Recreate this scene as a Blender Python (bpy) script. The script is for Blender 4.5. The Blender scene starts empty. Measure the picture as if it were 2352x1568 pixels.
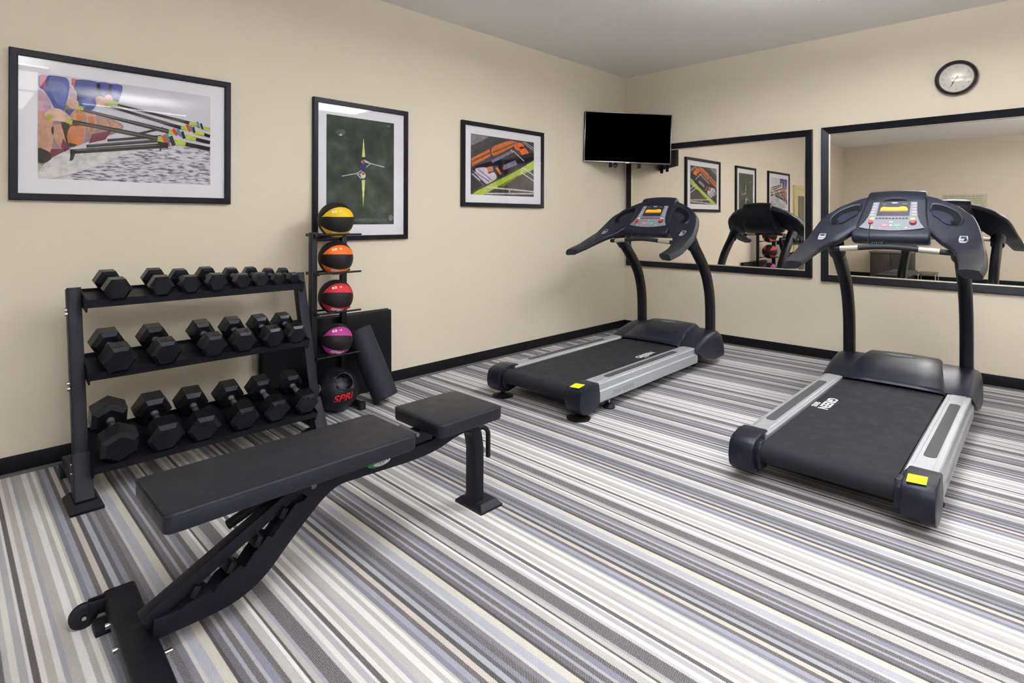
import bpy, bmesh, math, random
from mathutils import Vector, Matrix, Euler
random.seed(4)
R = math.radians
sc = bpy.context.scene
C = sc.collection
# ------------------------------------------------------------------ camera model (photo 2352x1568)
CF, CY0, CYAW, CX, CYW, CH, CROLL = 1301.134, 502.091, 0.778942, 3.660668, -5.554333, 1.25, 0.0025674
RV = (math.cos(CYAW), math.sin(CYAW)); FV = (-math.sin(CYAW), math.cos(CYAW))
def ray(px, py):
    u = px-1176; v = py-CY0
    u, v = u+CROLL*v, v-CROLL*u
    return Vector((u*RV[0]+CF*FV[0], u*RV[1]+CF*FV[1], -v))
CAM = Vector((CX, CYW, CH))
def on_x(px, py, X):
    d = ray(px, py); return CAM+d*((X-CX)/d.x)
def on_y(px, py, Y):
    d = ray(px, py); return CAM+d*((Y-CYW)/d.y)
cam = bpy.data.cameras.new('camera'); co = bpy.data.objects.new('camera', cam); C.objects.link(co)
cam.sensor_width = 36; cam.lens = CF/2352*36; cam.shift_y = -(784-CY0)/2352; cam.clip_start = .05
co.location = CAM
co.rotation_euler = (Matrix.Rotation(CYAW, 3, 'Z') @ Matrix.Rotation(R(90), 3, 'X') @ Matrix.Rotation(CROLL, 3, 'Z')).to_euler()
sc.camera = co
sc.view_settings.view_transform = 'Standard'; sc.view_settings.look = 'None'
sc.view_settings.gamma = 1; sc.view_settings.exposure = .17
sc.render.film_transparent = False

# ------------------------------------------------------------------ materials
def lin(c):
    return tuple(((v/255)/12.92 if v/255 <= .04045 else ((v/255+.055)/1.055)**2.4) for v in c)
def nodes(name):
    m = bpy.data.materials.new(name); m.use_nodes = True
    nt = m.node_tree; b = nt.nodes['Principled BSDF']; return m, nt, b
def mat(name, rgb, rough=.5, metal=0, spec=.5, bump=0, bscale=400, emit=None, estr=0, coat=0, vary=0):
    m, nt, b = nodes(name)
    b.inputs['Base Color'].default_value = (*lin(rgb), 1); b.inputs['Roughness'].default_value = rough
    b.inputs['Metallic'].default_value = metal; b.inputs['Specular IOR Level'].default_value = spec
    b.inputs['Coat Weight'].default_value = coat
    if max(rgb) < 60 and not metal: b.inputs['Specular Tint'].default_value = (.76, .82, 1, 1)
    tc = nt.nodes.new('ShaderNodeTexCoord')
    if bump:
        n = nt.nodes.new('ShaderNodeTexNoise'); n.inputs['Scale'].default_value = bscale; n.inputs['Detail'].default_value = 3
        nt.links.new(tc.outputs['Object'], n.inputs['Vector'])
        bp = nt.nodes.new('ShaderNodeBump'); bp.inputs['Strength'].default_value = bump; bp.inputs['Distance'].default_value = .002
        nt.links.new(n.outputs['Fac'], bp.inputs['Height']); nt.links.new(bp.outputs['Normal'], b.inputs['Normal'])
    if vary:
        n = nt.nodes.new('ShaderNodeTexNoise'); n.inputs['Scale'].default_value = 14; n.inputs['Detail'].default_value = 4
        nt.links.new(tc.outputs['Object'], n.inputs['Vector'])
        mr = nt.nodes.new('ShaderNodeMapRange'); mr.inputs[1].default_value = .3; mr.inputs[2].default_value = .7
        mr.inputs[3].default_value = max(0, rough-vary); mr.inputs[4].default_value = min(1, rough+vary)
        nt.links.new(n.outputs['Fac'], mr.inputs[0]); nt.links.new(mr.outputs[0], b.inputs['Roughness'])
    if emit:
        b.inputs['Emission Color'].default_value = (*lin(emit), 1); b.inputs['Emission Strength'].default_value = estr
    return m
M = {}
M['wall'] = mat('wall_paint', (217, 209, 195), .85, spec=.25, bump=.25, bscale=160)
M['ceil'] = mat('ceiling_paint', (241, 241, 242), .9, spec=.2, bump=.3, bscale=120)
M['base'] = mat('black_vinyl_base', (14, 14, 17), .5, spec=.3)
M['toe'] = mat('grey_base_toe', (88, 87, 92), .5)
M['black_frame'] = mat('black_picture_frame', (17, 16, 22), .4, spec=.25, vary=.05)
M['mirror_frame'] = mat('dark_mirror_frame', (18, 16, 20), .35, spec=.3)
M['silver'] = mat('silver_lip', (190, 186, 175), .4, metal=.6)
M['mirror'] = mat('mirror_glass', (246, 243, 238), .0, metal=1)
M['matboard'] = mat('white_mat_board', (226, 228, 238), .9, spec=.1)
M['paint_blk'] = mat('black_powder_coat', (16, 17, 25), .46, spec=.28, bump=.25, bscale=500, vary=.06)
M['blk_dark'] = mat('black_steel_dark', (12, 12, 16), .4, spec=.35, bump=.2)
M['rubber'] = mat('black_rubber', (20, 21, 25), .55, spec=.4, bump=.35, bscale=300, vary=.08)
M['rubber_face'] = mat('dumbbell_rubber', (13, 14, 18), .33, spec=.4, bump=.15, bscale=600, vary=.08)
M['vinyl'] = mat('black_vinyl_upholstery', (23, 25, 34), .38, spec=.4, bump=.5, bscale=700, vary=.05)
M['foam'] = mat('black_foam', (36, 38, 47), .62, spec=.35, bump=.4, bscale=500)
M['matvinyl'] = mat('mat_vinyl', (14, 16, 19), .4, spec=.3, bump=.3, bscale=60)
M['chrome'] = mat('chrome', (200, 200, 205), .12, metal=1)
M['handle'] = mat('knurled_steel', (120, 120, 130), .22, metal=1, bump=1, bscale=900)
M['navy'] = mat('navy_plastic', (23, 25, 38), .36, spec=.36, bump=.3, bscale=600, vary=.05)
M['navy2'] = mat('navy_plastic_hood', (26, 30, 46), .33, spec=.36, bump=.2, bscale=600, vary=.05)
M['navy_dark'] = mat('dark_plastic', (20, 21, 27), .5)
M['cup_shade'] = mat('cup_shade_black', (7, 8, 12), .6, spec=.15)  # near-black for the shade inside the cup holders
M['grip'] = mat('rubber_grip', (28, 28, 34), .5, bump=.6, bscale=500)
M['rail'] = mat('silver_rail', (168, 174, 182), .4, metal=.25, spec=.5, vary=.05)
M['strip'] = mat('ribbed_foot_strip', (72, 73, 80), .5, bump=1, bscale=500)
M['belt'] = mat('treadmill_belt', (34, 35, 42), .6, spec=.3, bump=.6, bscale=900, vary=.05)
M['panel'] = mat('silver_control_panel', (118, 121, 134), .5, spec=.3)
M['screen_blk'] = mat('dark_display_window', (46, 48, 58), .25)
M['orange_lcd'] = mat('orange_display', (250, 160, 20), .5, emit=(250, 140, 10), estr=.35)
M['lcd_dark'] = mat('display_brown', (150, 84, 20), .5, emit=(160, 80, 10), estr=.25)
M['tv'] = mat('tv_screen', (0, 0, 0), .6, spec=.0)
M['tv_back'] = mat('tv_back', (20, 20, 22), .5)
M['tv_edge'] = mat('tv_bezel', (120, 118, 122), .25, metal=.8)
M['yellow_st'] = mat('yellow_sticker', (243, 240, 0), .5)
M['red'] = mat('red_button', (200, 30, 45), .3)
M['pink'] = mat('stop_pink', (225, 95, 115), .5)
M['green'] = mat('start_green', (40, 165, 85), .5)
M['green_dk'] = mat('logo_green', (20, 130, 70), .45)
M['white'] = mat('white_print', (235, 235, 235), .5)
M['text_red'] = mat('red_lettering', (200, 12, 25), .5)
M['text_grey'] = mat('grey_lettering', (120, 125, 132), .5)
M['key_grey'] = mat('key_grey', (150, 152, 165), .5)
M['key_yel'] = mat('key_yellow', (205, 208, 95), .5)
M['ball_blk'] = mat('ball_black_rubber', (22, 22, 26), .55, bump=.5, bscale=400)
M['ball_yellow'] = mat('ball_yellow', (222, 186, 22), .62, bump=.4, bscale=400)
M['ball_orange'] = mat('ball_orange', (238, 108, 24), .62, bump=.4, bscale=400)
M['ball_red'] = mat('ball_red', (206, 42, 48), .62, bump=.4, bscale=400)
M['ball_purple'] = mat('ball_purple', (178, 52, 140), .62, bump=.4, bscale=400)
M['slam'] = mat('slam_ball_rubber', (20, 21, 26), .4, spec=.5, bump=.4, bscale=300, vary=.08)
M['clock_face'] = mat('clock_face', (205, 203, 196), .6)
M['clock_mark'] = mat('clock_mark', (150, 148, 145), .6)
M['clock_hand'] = mat('clock_hand', (40, 38, 36), .5)
M['clock_rim'] = mat('clock_rim', (26, 20, 18), .25, coat=.4)
M['door'] = mat('door_cream', (200, 190, 140), .5)
M['door_glass'] = mat('door_glass_grey', (110, 105, 95), .2)
M['cab'] = mat('dark_cabinet', (62, 56, 56), .45)
M['cabtop'] = mat('grey_top', (120, 112, 108), .4)
M['cream'] = mat('cream_side', (205, 192, 165), .6)
M['light_frame'] = mat('light_housing', (235, 235, 235), .5)
M['carpet_edge'] = M['toe']
def glass(name, ior=1.45):
    m = bpy.data.materials.new(name); m.use_nodes = True; nt = m.node_tree
    for n in list(nt.nodes): nt.nodes.remove(n)
    o = nt.nodes.new('ShaderNodeOutputMaterial'); mx = nt.nodes.new('ShaderNodeMixShader')
    t = nt.nodes.new('ShaderNodeBsdfTransparent'); g = nt.nodes.new('ShaderNodeBsdfGlossy'); g.inputs['Roughness'].default_value = .02
    f = nt.nodes.new('ShaderNodeFresnel'); f.inputs['IOR'].default_value = ior
    gm = nt.nodes.new('ShaderNodeNewGeometry'); s1 = nt.nodes.new('ShaderNodeMath'); s1.operation = 'SUBTRACT'; s1.inputs[0].default_value = 1; s2 = nt.nodes.new('ShaderNodeMath'); s2.operation = 'MULTIPLY'
    nt.links.new(gm.outputs['Backfacing'], s1.inputs[1]); nt.links.new(f.outputs[0], s2.inputs[0]); nt.links.new(s1.outputs[0], s2.inputs[1])
    nt.links.new(s2.outputs[0], mx.inputs[0]); nt.links.new(t.outputs[0], mx.inputs[1]); nt.links.new(g.outputs[0], mx.inputs[2])
    nt.links.new(mx.outputs[0], o.inputs['Surface']); return m
M['glass'] = glass('clear_glass')
def emis(name, rgb, s):
    return mat(name, (255, 255, 255), .5, emit=rgb, estr=s)

# carpet : stripes run along X, the sequence repeats across Y
STR = [(.000, 74, 72, 76, .35), (.010, 98, 100, 118, .8), (.026, 168, 176, 196, .1), (.036, 92, 88, 88, .9), (.056, 186, 184, 198, .1),
 (.066, 142, 150, 180, .45), (.087, 92, 88, 88, .9), (.102, 205, 203, 200, .08), (.128, 244, 246, 248, 0), (.137, 80, 80, 80, .5),
 (.146, 202, 200, 192, .08), (.160, 176, 182, 204, .2), (.170, 90, 88, 90, 1), (.214, 206, 206, 214, .1), (.227, 240, 238, 228, 0),
 (.243, 192, 194, 206, .15), (.260, 240, 240, 242, 0), (.269, 92, 84, 82, .7), (.282, 243, 242, 242, 0), (.297, 206, 200, 194, .05),
 (.317, 240, 242, 242, 0), (.330, 182, 186, 202, .15), (.341, 204, 200, 196, .08), (.368, 244, 245, 246, 0), (.388, 196, 198, 198, .08),
 (.403, 244, 243, 234, 0), (.416, 206, 206, 196, .08), (.424, 138, 146, 176, .55), (.440, 172, 178, 204, .3), (.458, 104, 98, 106, .7), (.474, 220, 208, 196, .05),
 (.492, 68, 74, 76, .5), (.506, 180, 186, 202, .12), (.524, 88, 90, 102, .6), (.536, 142, 152, 178, .5), (.553, 92, 86, 88, .9),
 (.573, 132, 136, 158, .6), (.590, 216, 214, 206, .05), (.602, 186, 192, 210, .12), (.628, 222, 218, 202, .05)]
PER = .656
def carpet():
    m, nt, b = nodes('striped_carpet'); L = nt.links.new
    b.inputs['Roughness'].default_value = .95; b.inputs['Specular IOR Level'].default_value = .1
    tc = nt.nodes.new('ShaderNodeTexCoord'); sx = nt.nodes.new('ShaderNodeSeparateXYZ'); L(tc.outputs['Object'], sx.inputs[0])
    def mth(op, a, bb=None, c=None):
        n = nt.nodes.new('ShaderNodeMath'); n.operation = op
        for i, v in enumerate((a, bb, c)):
            if v is None: continue
            if isinstance(v, (int, float)): n.inputs[i].default_value = v
            else: L(v, n.inputs[i])
        return n.outputs[0]
    X, Y = sx.outputs[0], sx.outputs[1]
    # small ragged edge like woven yarn
    tri = mth('PINGPONG', mth('MULTIPLY', mth('ADD', X, mth('MULTIPLY', Y, 1.0)), 200.0), .5)
    nz = nt.nodes.new('ShaderNodeTexNoise'); nz.inputs['Scale'].default_value = 240; nz.inputs['Detail'].default_value = 1
    L(tc.outputs['Object'], nz.inputs['Vector'])
    wob = mth('MULTIPLY', mth('SUBTRACT', tri, .25), .0055)
    ph = mth('FRACT', mth('DIVIDE', mth('ADD', mth('ADD', Y, 5.004+PER*20), wob), PER*1.0015))
    def ramp(stops):
        r = nt.nodes.new('ShaderNodeValToRGB'); r.color_ramp.interpolation = 'CONSTANT'
        e = r.color_ramp.elements
        while len(e) > 1: e.remove(e[-1])
        for i, s in enumerate(stops):
            el = e[0] if i == 0 else e.new(min(.9999, s[0]/PER))
            if i == 0: el.position = s[0]/PER
            g_ = sum(s[1:4])/3; q_ = [g_+(v-g_)*.62 for v in s[1:4]]; el.color = (*lin([min(255, q_[0]*1.005), min(255, q_[1]*1.01), min(255, q_[2]*1.025)]), s[4])
        L(ph, r.inputs[0]); return r
    h = 20
    r1 = ramp(STR[:h]); r2 = ramp(STR[h:])
    sel = mth('GREATER_THAN', ph, STR[h][0]/PER)
    mc = nt.nodes.new('ShaderNodeMix'); mc.data_type = 'RGBA'; L(sel, mc.inputs[0]); L(r1.outputs[0], mc.inputs[6]); L(r2.outputs[0], mc.inputs[7])
    ma = nt.nodes.new('ShaderNodeMix'); L(sel, ma.inputs[0]); L(r1.outputs[1], ma.inputs[2]); L(r2.outputs[1], ma.inputs[3])
    # twill : fine diagonal yarn, light flecks over the dark stripes
    tw = mth('PINGPONG', mth('MULTIPLY', mth('ADD', X, mth('MULTIPLY', Y, .9)), 165.0), .5)
    tw2 = mth('PINGPONG', mth('MULTIPLY', mth('SUBTRACT', X, mth('MULTIPLY', Y, 2.2)), 150.0), .5)
    twm = mth('GREATER_THAN', mth('ADD', mth('ADD', tw, mth('MULTIPLY', tw2, .95)), mth('MULTIPLY', nz.outputs['Fac'], .35)), .69)
    fle = mth('MULTIPLY', twm, ma.outputs[0])
    mx = nt.nodes.new('ShaderNodeMix'); mx.data_type = 'RGBA'
    L(mth('MULTIPLY', fle, .72), mx.inputs[0]); L(mc.outputs[2], mx.inputs[6]); mx.inputs[7].default_value = (*lin((196, 192, 198)), 1)
    # darker gaps of the twill + overall yarn grain
    g = nt.nodes.new('ShaderNodeTexNoise'); g.inputs['Scale'].default_value = 330; g.inputs['Detail'].default_value = 2; L(tc.outputs['Object'], g.inputs['Vector'])
    g2 = nt.nodes.new('ShaderNodeTexNoise'); g2.inputs['Scale'].default_value = 9; g2.inputs['Detail'].default_value = 5
    mp = nt.nodes.new('ShaderNodeMapping'); mp.inputs['Scale'].default_value = (1, 6, 1); L(tc.outputs['Object'], mp.inputs[0]); L(mp.outputs[0], g2.inputs['Vector'])
    gf = mth('ADD', mth('MULTIPLY', g.outputs['Fac'], .60), mth('ADD', mth('MULTIPLY', g2.outputs['Fac'], .16), .42))
    dk = mth('SUBTRACT', gf, mth('MULTIPLY', mth('MULTIPLY', mth('SUBTRACT', 1.0, twm), ma.outputs[0]), .42))
    hv = nt.nodes.new('ShaderNodeMix'); hv.data_type = 'RGBA'; hv.blend_type = 'MULTIPLY'; hv.inputs[0].default_value = 1
    cv = nt.nodes.new('ShaderNodeCombineColor'); L(dk, cv.inputs[0]); L(dk, cv.inputs[1]); L(dk, cv.inputs[2])
    L(mx.outputs[2], hv.inputs[6]); L(cv.outputs[0], hv.inputs[7]); L(hv.outputs[2], b.inputs['Base Color'])
    bp = nt.nodes.new('ShaderNodeBump'); bp.inputs['Strength'].default_value = .4; bp.inputs['Distance'].default_value = .002
    L(mth('ADD', tw, mth('MULTIPLY', g.outputs['Fac'], .6)), bp.inputs['Height']); L(bp.outputs[0], b.inputs['Normal'])
    return m
M['carpet'] = carpet()

# ------------------------------------------------------------------ mesh helpers
def bmn(): return bmesh.new()
def xf(bm, verts, mtx): bmesh.ops.transform(bm, matrix=mtx, verts=verts)
def box(bm, c, s, rot=None, bev=0, seg=2, mi=0):
    r = bmesh.ops.create_cube(bm, size=1); v = r['verts']
    xf(bm, v, Matrix.Diagonal((s[0], s[1], s[2], 1)))
    fs = list({f for x in v for f in x.link_faces})
    for f in fs: f.material_index = mi
    if bev:
        es = list({e for x in v for e in x.link_edges})
        rb = bmesh.ops.bevel(bm, geom=es, offset=min(bev, min(s)*.49), segments=seg, affect='EDGES', profile=.5)
        v = list({x for f in rb['faces'] for x in f.verts} | {x for x in v if x.is_valid})
        for f in rb['faces']: f.material_index = mi
    m = Matrix.Translation(Vector(c))
    if rot is not None: m = m @ rot.to_4x4()
    xf(bm, v, m); return v
def boxx(bm, x0, x1, y0, y1, z0, z1, bev=0, mi=0):
    return box(bm, ((x0+x1)/2, (y0+y1)/2, (z0+z1)/2), (abs(x1-x0), abs(y1-y0), abs(z1-z0)), bev=bev, mi=mi)
def ring_loft(bm, rings, cap=True, closed=True, mi=0):
    vs = [[bm.verts.new(p) for p in r] for r in rings]
    n = len(vs[0])
    for a, b in zip(vs, vs[1:]):
        for i in range(n if closed else n-1):
            j = (i+1) % n
            try:
                f = bm.faces.new((a[i], a[j], b[j], b[i])); f.material_index = mi
            except ValueError: pass
    if cap:
        for r, rev in ((vs[0], True), (vs[-1], False)):
            try:
                f = bm.faces.new(list(reversed(r)) if rev else r); f.material_index = mi
            except ValueError: pass
    return vs
def cyl(bm, p0, p1, r0, r1=None, n=24, mi=0):
    p0, p1 = Vector(p0), Vector(p1); r1 = r0 if r1 is None else r1
    d = (p1-p0).normalized(); a = d.orthogonal().normalized(); b = d.cross(a)
    rings = [[p+(a*math.cos(t)+b*math.sin(t))*r for t in [2*math.pi*i/n for i in range(n)]] for p, r in ((p0, r0), (p1, r1))]
    return ring_loft(bm, rings, mi=mi)
def lathe(bm, prof, origin=(0, 0, 0), axis='Z', n=32, mi=0, cap=True):
    o = Vector(origin); ax = {'Z': Matrix.Identity(3), 'Y': Matrix.Rotation(R(-90), 3, 'X'), 'X': Matrix.Rotation(R(90), 3, 'Y')}[axis] if isinstance(axis, str) else axis
    rings = [[o+ax @ Vector((max(r, 1e-4)*math.cos(2*math.pi*i/n), max(r, 1e-4)*math.sin(2*math.pi*i/n), z)) for i in range(n)] for r, z in prof]
    return ring_loft(bm, rings, mi=mi, cap=cap)
def rrect(w, h, r, seg=4):
    pts = []
    for cx_, cy_, a0 in ((w/2-r, h/2-r, 0), (-w/2+r, h/2-r, 90), (-w/2+r, -h/2+r, 180), (w/2-r, -h/2+r, 270)):
        for k in range(seg+1):
            a = R(a0+90*k/seg); pts.append((cx_+r*math.cos(a), cy_+r*math.sin(a)))
    return pts
def smooth_path(p, k=6):
    p = [Vector(q) for q in p]; out = []
    for i in range(len(p)-1):
        a = p[i-1] if i else p[0]*2-p[1]; b = p[i]; c = p[i+1]; d = p[i+2] if i+2 < len(p) else p[-1]*2-p[-2]
        for j in range(k):
            t = j/k
            out.append(.5*((2*b)+(c-a)*t+(2*a-5*b+4*c-d)*t*t+(3*b-a-3*c+d)*t**3))
    out.append(p[-1]); return out
def round_path(p, r, seg=6):
    p = [Vector(q) for q in p]; out = [p[0]]
    for i in range(1, len(p)-1):
        a = (p[i-1]-p[i]); b = (p[i+1]-p[i]); l = min(r, a.length*.49, b.length*.49)
        A = p[i]+a.normalized()*l; B = p[i]+b.normalized()*l
        for k in range(seg+1):
            t = k/seg; out.append((1-t)**2*A+2*t*(1-t)*p[i]+t*t*B)
    out.append(p[-1]); return out
def sweep(bm, path, sec, up=(1, 0, 0), mi=0, scale=None):
    """sec points (a,b): a along 'up' reference axis, b along normal in the bend plane"""
    path = [Vector(q) for q in path]; U = Vector(up); rings = []
    for i, p in enumerate(path):
        t = (path[min(i+1, len(path)-1)]-path[max(i-1, 0)]).normalized()
        a = (U-t*U.dot(t)).normalized(); b = t.cross(a); s = scale[i] if scale else 1
        rings.append([p+a*x*s+b*y*s for x, y in sec])
    return ring_loft(bm, rings, mi=mi)
def tube(bm, path, r, n=12, mi=0):
    path = [Vector(q) for q in path]; t = (path[1]-path[0]).normalized(); a = t.orthogonal().normalized(); rings = []
    for i, p in enumerate(path):
        t = (path[min(i+1, len(path)-1)]-path[max(i-1, 0)]).normalized()
        a = (a-t*a.dot(t)).normalized(); b = t.cross(a)
        rings.append([p+(a*math.cos(2*math.pi*k/n)+b*math.sin(2*math.pi*k/n))*r for k in range(n)])
    return ring_loft(bm, rings, mi=mi)
def prism(bm, pts, axis, a, b, mi=0, bev=0):
    def mk(p, s):
        return {'X': (s, p[0], p[1]), 'Y': (p[0], s, p[1]), 'Z': (p[0], p[1], s)}[axis]
    v = ring_loft(bm, [[mk(p, a) for p in pts], [mk(p, b) for p in pts]], mi=mi)
    if bev:
        vs = v[0]+v[1]; es = list({e for x in vs for e in x.link_edges})
        bmesh.ops.bevel(bm, geom=es, offset=bev, segments=2, affect='EDGES', profile=.5)
    return v
def obj(name, bm, m, parent=None, ang=38, loc=None):
    bmesh.ops.recalc_face_normals(bm, faces=bm.faces)
    me = bpy.data.meshes.new(name); bm.to_mesh(me); bm.free()
    for x in (m if isinstance(m, (list, tuple)) else [m]): me.materials.append(M[x] if isinstance(x, str) else x)
    me.polygons.foreach_set('use_smooth', [True]*len(me.polygons)); me.set_sharp_from_angle(angle=R(ang))
    o = bpy.data.objects.new(name, me); C.objects.link(o)
    if parent: o.parent = parent
    if loc: o.location = loc
    return o
def thing(name, label, cat, loc=(0, 0, 0), rz=0, group=None):
    o = bpy.data.objects.new(name, None); C.objects.link(o); o.empty_display_size = .05
    o.location = loc; o.rotation_euler = (0, 0, rz); o['label'] = label; o['category'] = cat
    if group: o['group'] = group
    return o
def tag(o, label, cat, group=None):
    o['label'] = label; o['category'] = cat
    if group: o['group'] = group
    return o
def struct(name, bm, m, parent=None):
    o = obj(name, bm, m, parent)
    if not parent: o['kind'] = 'structure'
    return o
def text_verts(s, size, bold=0.0, shear=0):
    cu = bpy.data.curves.new('t', 'FONT'); cu.body = s; cu.size = size; cu.align_x = 'CENTER'; cu.align_y = 'CENTER'
    cu.offset = bold; cu.shear = shear; cu.resolution_u = 3
    o = bpy.data.objects.new('t', cu); C.objects.link(o)
    me = bpy.data.meshes.new_from_object(o.evaluated_get(bpy.context.evaluated_depsgraph_get()))
    vs = [v.co.copy() for v in me.vertices]; fs = [tuple(p.vertices) for p in me.polygons]
    bpy.data.objects.remove(o); bpy.data.curves.remove(cu); bpy.data.meshes.remove(me)
    return vs, fs
def text(bm, s, size, fn, bold=0.0, shear=0, mi=0, sx=1, sub=0):
    """fn(u,v) -> world point"""
    vs, fs = text_verts(s, size, bold, shear)
    if sub:
        tb = bmesh.new(); tv = [tb.verts.new(v) for v in vs]
        for f in fs:
            try: tb.faces.new([tv[i] for i in f])
            except ValueError: pass
        bmesh.ops.triangulate(tb, faces=tb.faces[:])
        for _ in range(3):
            le = [e for e in tb.edges if e.calc_length() > sub]
            if le: bmesh.ops.subdivide_edges(tb, edges=le, cuts=1); bmesh.ops.triangulate(tb, faces=[f for f in tb.faces if len(f.verts) > 3])
        tb.verts.index_update(); vs = [v.co.copy() for v in tb.verts]; fs = [tuple(v.index for v in f.verts) for f in tb.faces]; tb.free()
    nv = [bm.verts.new(fn(v.x*sx, v.y)) for v in vs]
    for f in fs:
        try:
            q = bm.faces.new([nv[i] for i in f]); q.material_index = mi
        except ValueError: pass
def poly(bm, pts, mi=0):
    f = bm.faces.new([bm.verts.new(p) for p in pts]); f.material_index = mi; return f
def ell(cx_, cy_, a, b, n=20, rot=0):
    return [(cx_+a*math.cos(t)*math.cos(rot)-b*math.sin(t)*math.sin(rot), cy_+a*math.cos(t)*math.sin(rot)+b*math.sin(t)*math.cos(rot)) for t in [2*math.pi*i/n for i in range(n)]]

# ------------------------------------------------------------------ room
H = 2.8695; XR = 6.3; YR = -8.8; T = .12; BH = .0923
b = bmn(); boxx(b, -T, XR+T, YR-T, T, -.1, 0); struct('floor', b, 'carpet')
b = bmn(); boxx(b, -T, XR+T, YR-T, T, H, H+.1); struct('ceiling', b, 'ceil')
b = bmn(); boxx(b, -T, 0, YR, 0, 0, H); struct('wall_left', b, 'wall')
b = bmn(); boxx(b, -T, XR+T, 0, T, 0, H); struct('wall_back', b, 'wall')
b = bmn(); boxx(b, XR, XR+T, YR, 0, 0, H); struct('wall_right', b, 'wall')
b = bmn(); boxx(b, -T, XR+T, YR-T, YR, 0, H); struct('wall_front', b, 'wall')
def baseboard(name, x0, x1, y0, y1, tx, ty):
    b = bmn(); boxx(b, x0, x1, y0, y1, 0.0, BH, bev=.002)
    o = struct(name, b, 'base')
    return o
baseboard('baseboard_left', 0, .006, -5.50, -.0065, 0, 0)
baseboard('baseboard_back', 0, XR, -.006, 0, 0, 0)
baseboard('baseboard_right', XR-.006, XR, YR+.0065, -.0065, 0, 0)
baseboard('baseboard_front', 0, XR, YR, YR+.006, 0, 0)
b = bmn(); prism(b, [(.006, 0), (.026, 0), (.024, .003), (.0065, .012)], 'Y', -5.50, -.03); struct('trim_1', b, 'toe')
b = bmn(); prism(b, [(-.006, 0), (-.026, 0), (-.024, .003), (-.0065, .012)], 'X', .03, XR-.01); struct('trim_2', b, 'toe')
# door on the left wall, seen only in the mirror
d = thing('door_1', 'cream framed door with grey glass on the left wall, seen in the mirror', 'door', (0, -6.06, 0)); del d['label'], d['category']; d['kind'] = 'structure'
b = bmn()
for y0, y1, z0, z1 in ((.43, .50, 0, 1.885), (-.50, -.43, 0, 1.885), (-.43, .43, 1.815, 1.885)): boxx(b, .001, .03, y0, y1, z0, z1, bev=.004)
obj('frame', b, 'door', d)
b = bmn(); boxx(b, .002, .018, -.43, .43, .005, 1.815); obj('door_leaf', b, 'door', d)
b = bmn(); boxx(b, .018, .024, -.25, .27, .3, 1.69, bev=.002); obj('pane', b, 'door_glass', d)
b = bmn(); cyl(b, (.018, -.37, .9), (.06, -.37, .9), .012); cyl(b, (.06, -.37, .9), (.06, -.27, .9), .009); obj('door_handle', b, 'chrome', d)

# ceiling lights
def light(x0, x1, y0, y1, label, dn, up):
    t = thing('ceiling_light', label, 'light', ((x0+x1)/2, (y0+y1)/2, H), 0, 'ceiling light panels')
    w, l = x1-x0, y1-y0; b = bmn(); D = .20
    for s_ in (-1, 1): boxx(b, -w/2-.012, w/2+.012, s_*l/2-.012, s_*l/2+.012, -D-.06, -D, bev=.004)
    boxx(b, -w/2-.006, -w/2, -l/2, l/2, -D-.05, -D, bev=.002); boxx(b, w/2, w/2+.006, -l/2, l/2, -D-.05, -D, bev=.002)
    obj('housing', b, 'light_frame', t)
    for sx in (-1, 1):
        for sy in (-1, 1): b = bmn(); cyl(b, (sx*w*.4, sy*l*.4, -.0005), (sx*w*.4, sy*l*.4, -D-.004), .003, n=8); obj('hanging_rod', b, 'chrome', t)
    b = bmn(); prism(b, [(-w/2, -D), (-w/2, -D-.035), (-w/2+.04, -D-.058), (w/2-.04, -D-.058), (w/2, -D-.035), (w/2, -D)], 'Y', -l/2+.013, l/2-.013); obj('diffuser', b, emis('lower_diffuser_%g' % dn, (255, 252, 248), dn), t)
    b = bmn(); boxx(b, -w/2+.004, w/2-.004, -l/2+.014, l/2-.014, -D+.0005, -D+.012); obj('added_uplight', b, emis('added_uplight_%g' % up, (255, 252, 248), up), t)  # upward glow added to brighten the ceiling
light(3.35, 4.35, -6.0, -4.8, 'square hanging ceiling light panel above the camera, nearer the left wall', 8, 15)
light(4.5, 5.8, -6.0, -4.8, 'square hanging ceiling light panel above the camera, nearer the right wall', 8, 15)
light(2.55, 3.15, -2.95, -1.70, 'long hanging ceiling light panel above the middle of the floor', 17, 36)
light(5.2, 5.8, -4.3, -3.1, 'added unseen light panel by the right wall, evening out the room light', 2, 22)  # extra panel added out of view to balance brightness between the walls

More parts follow.
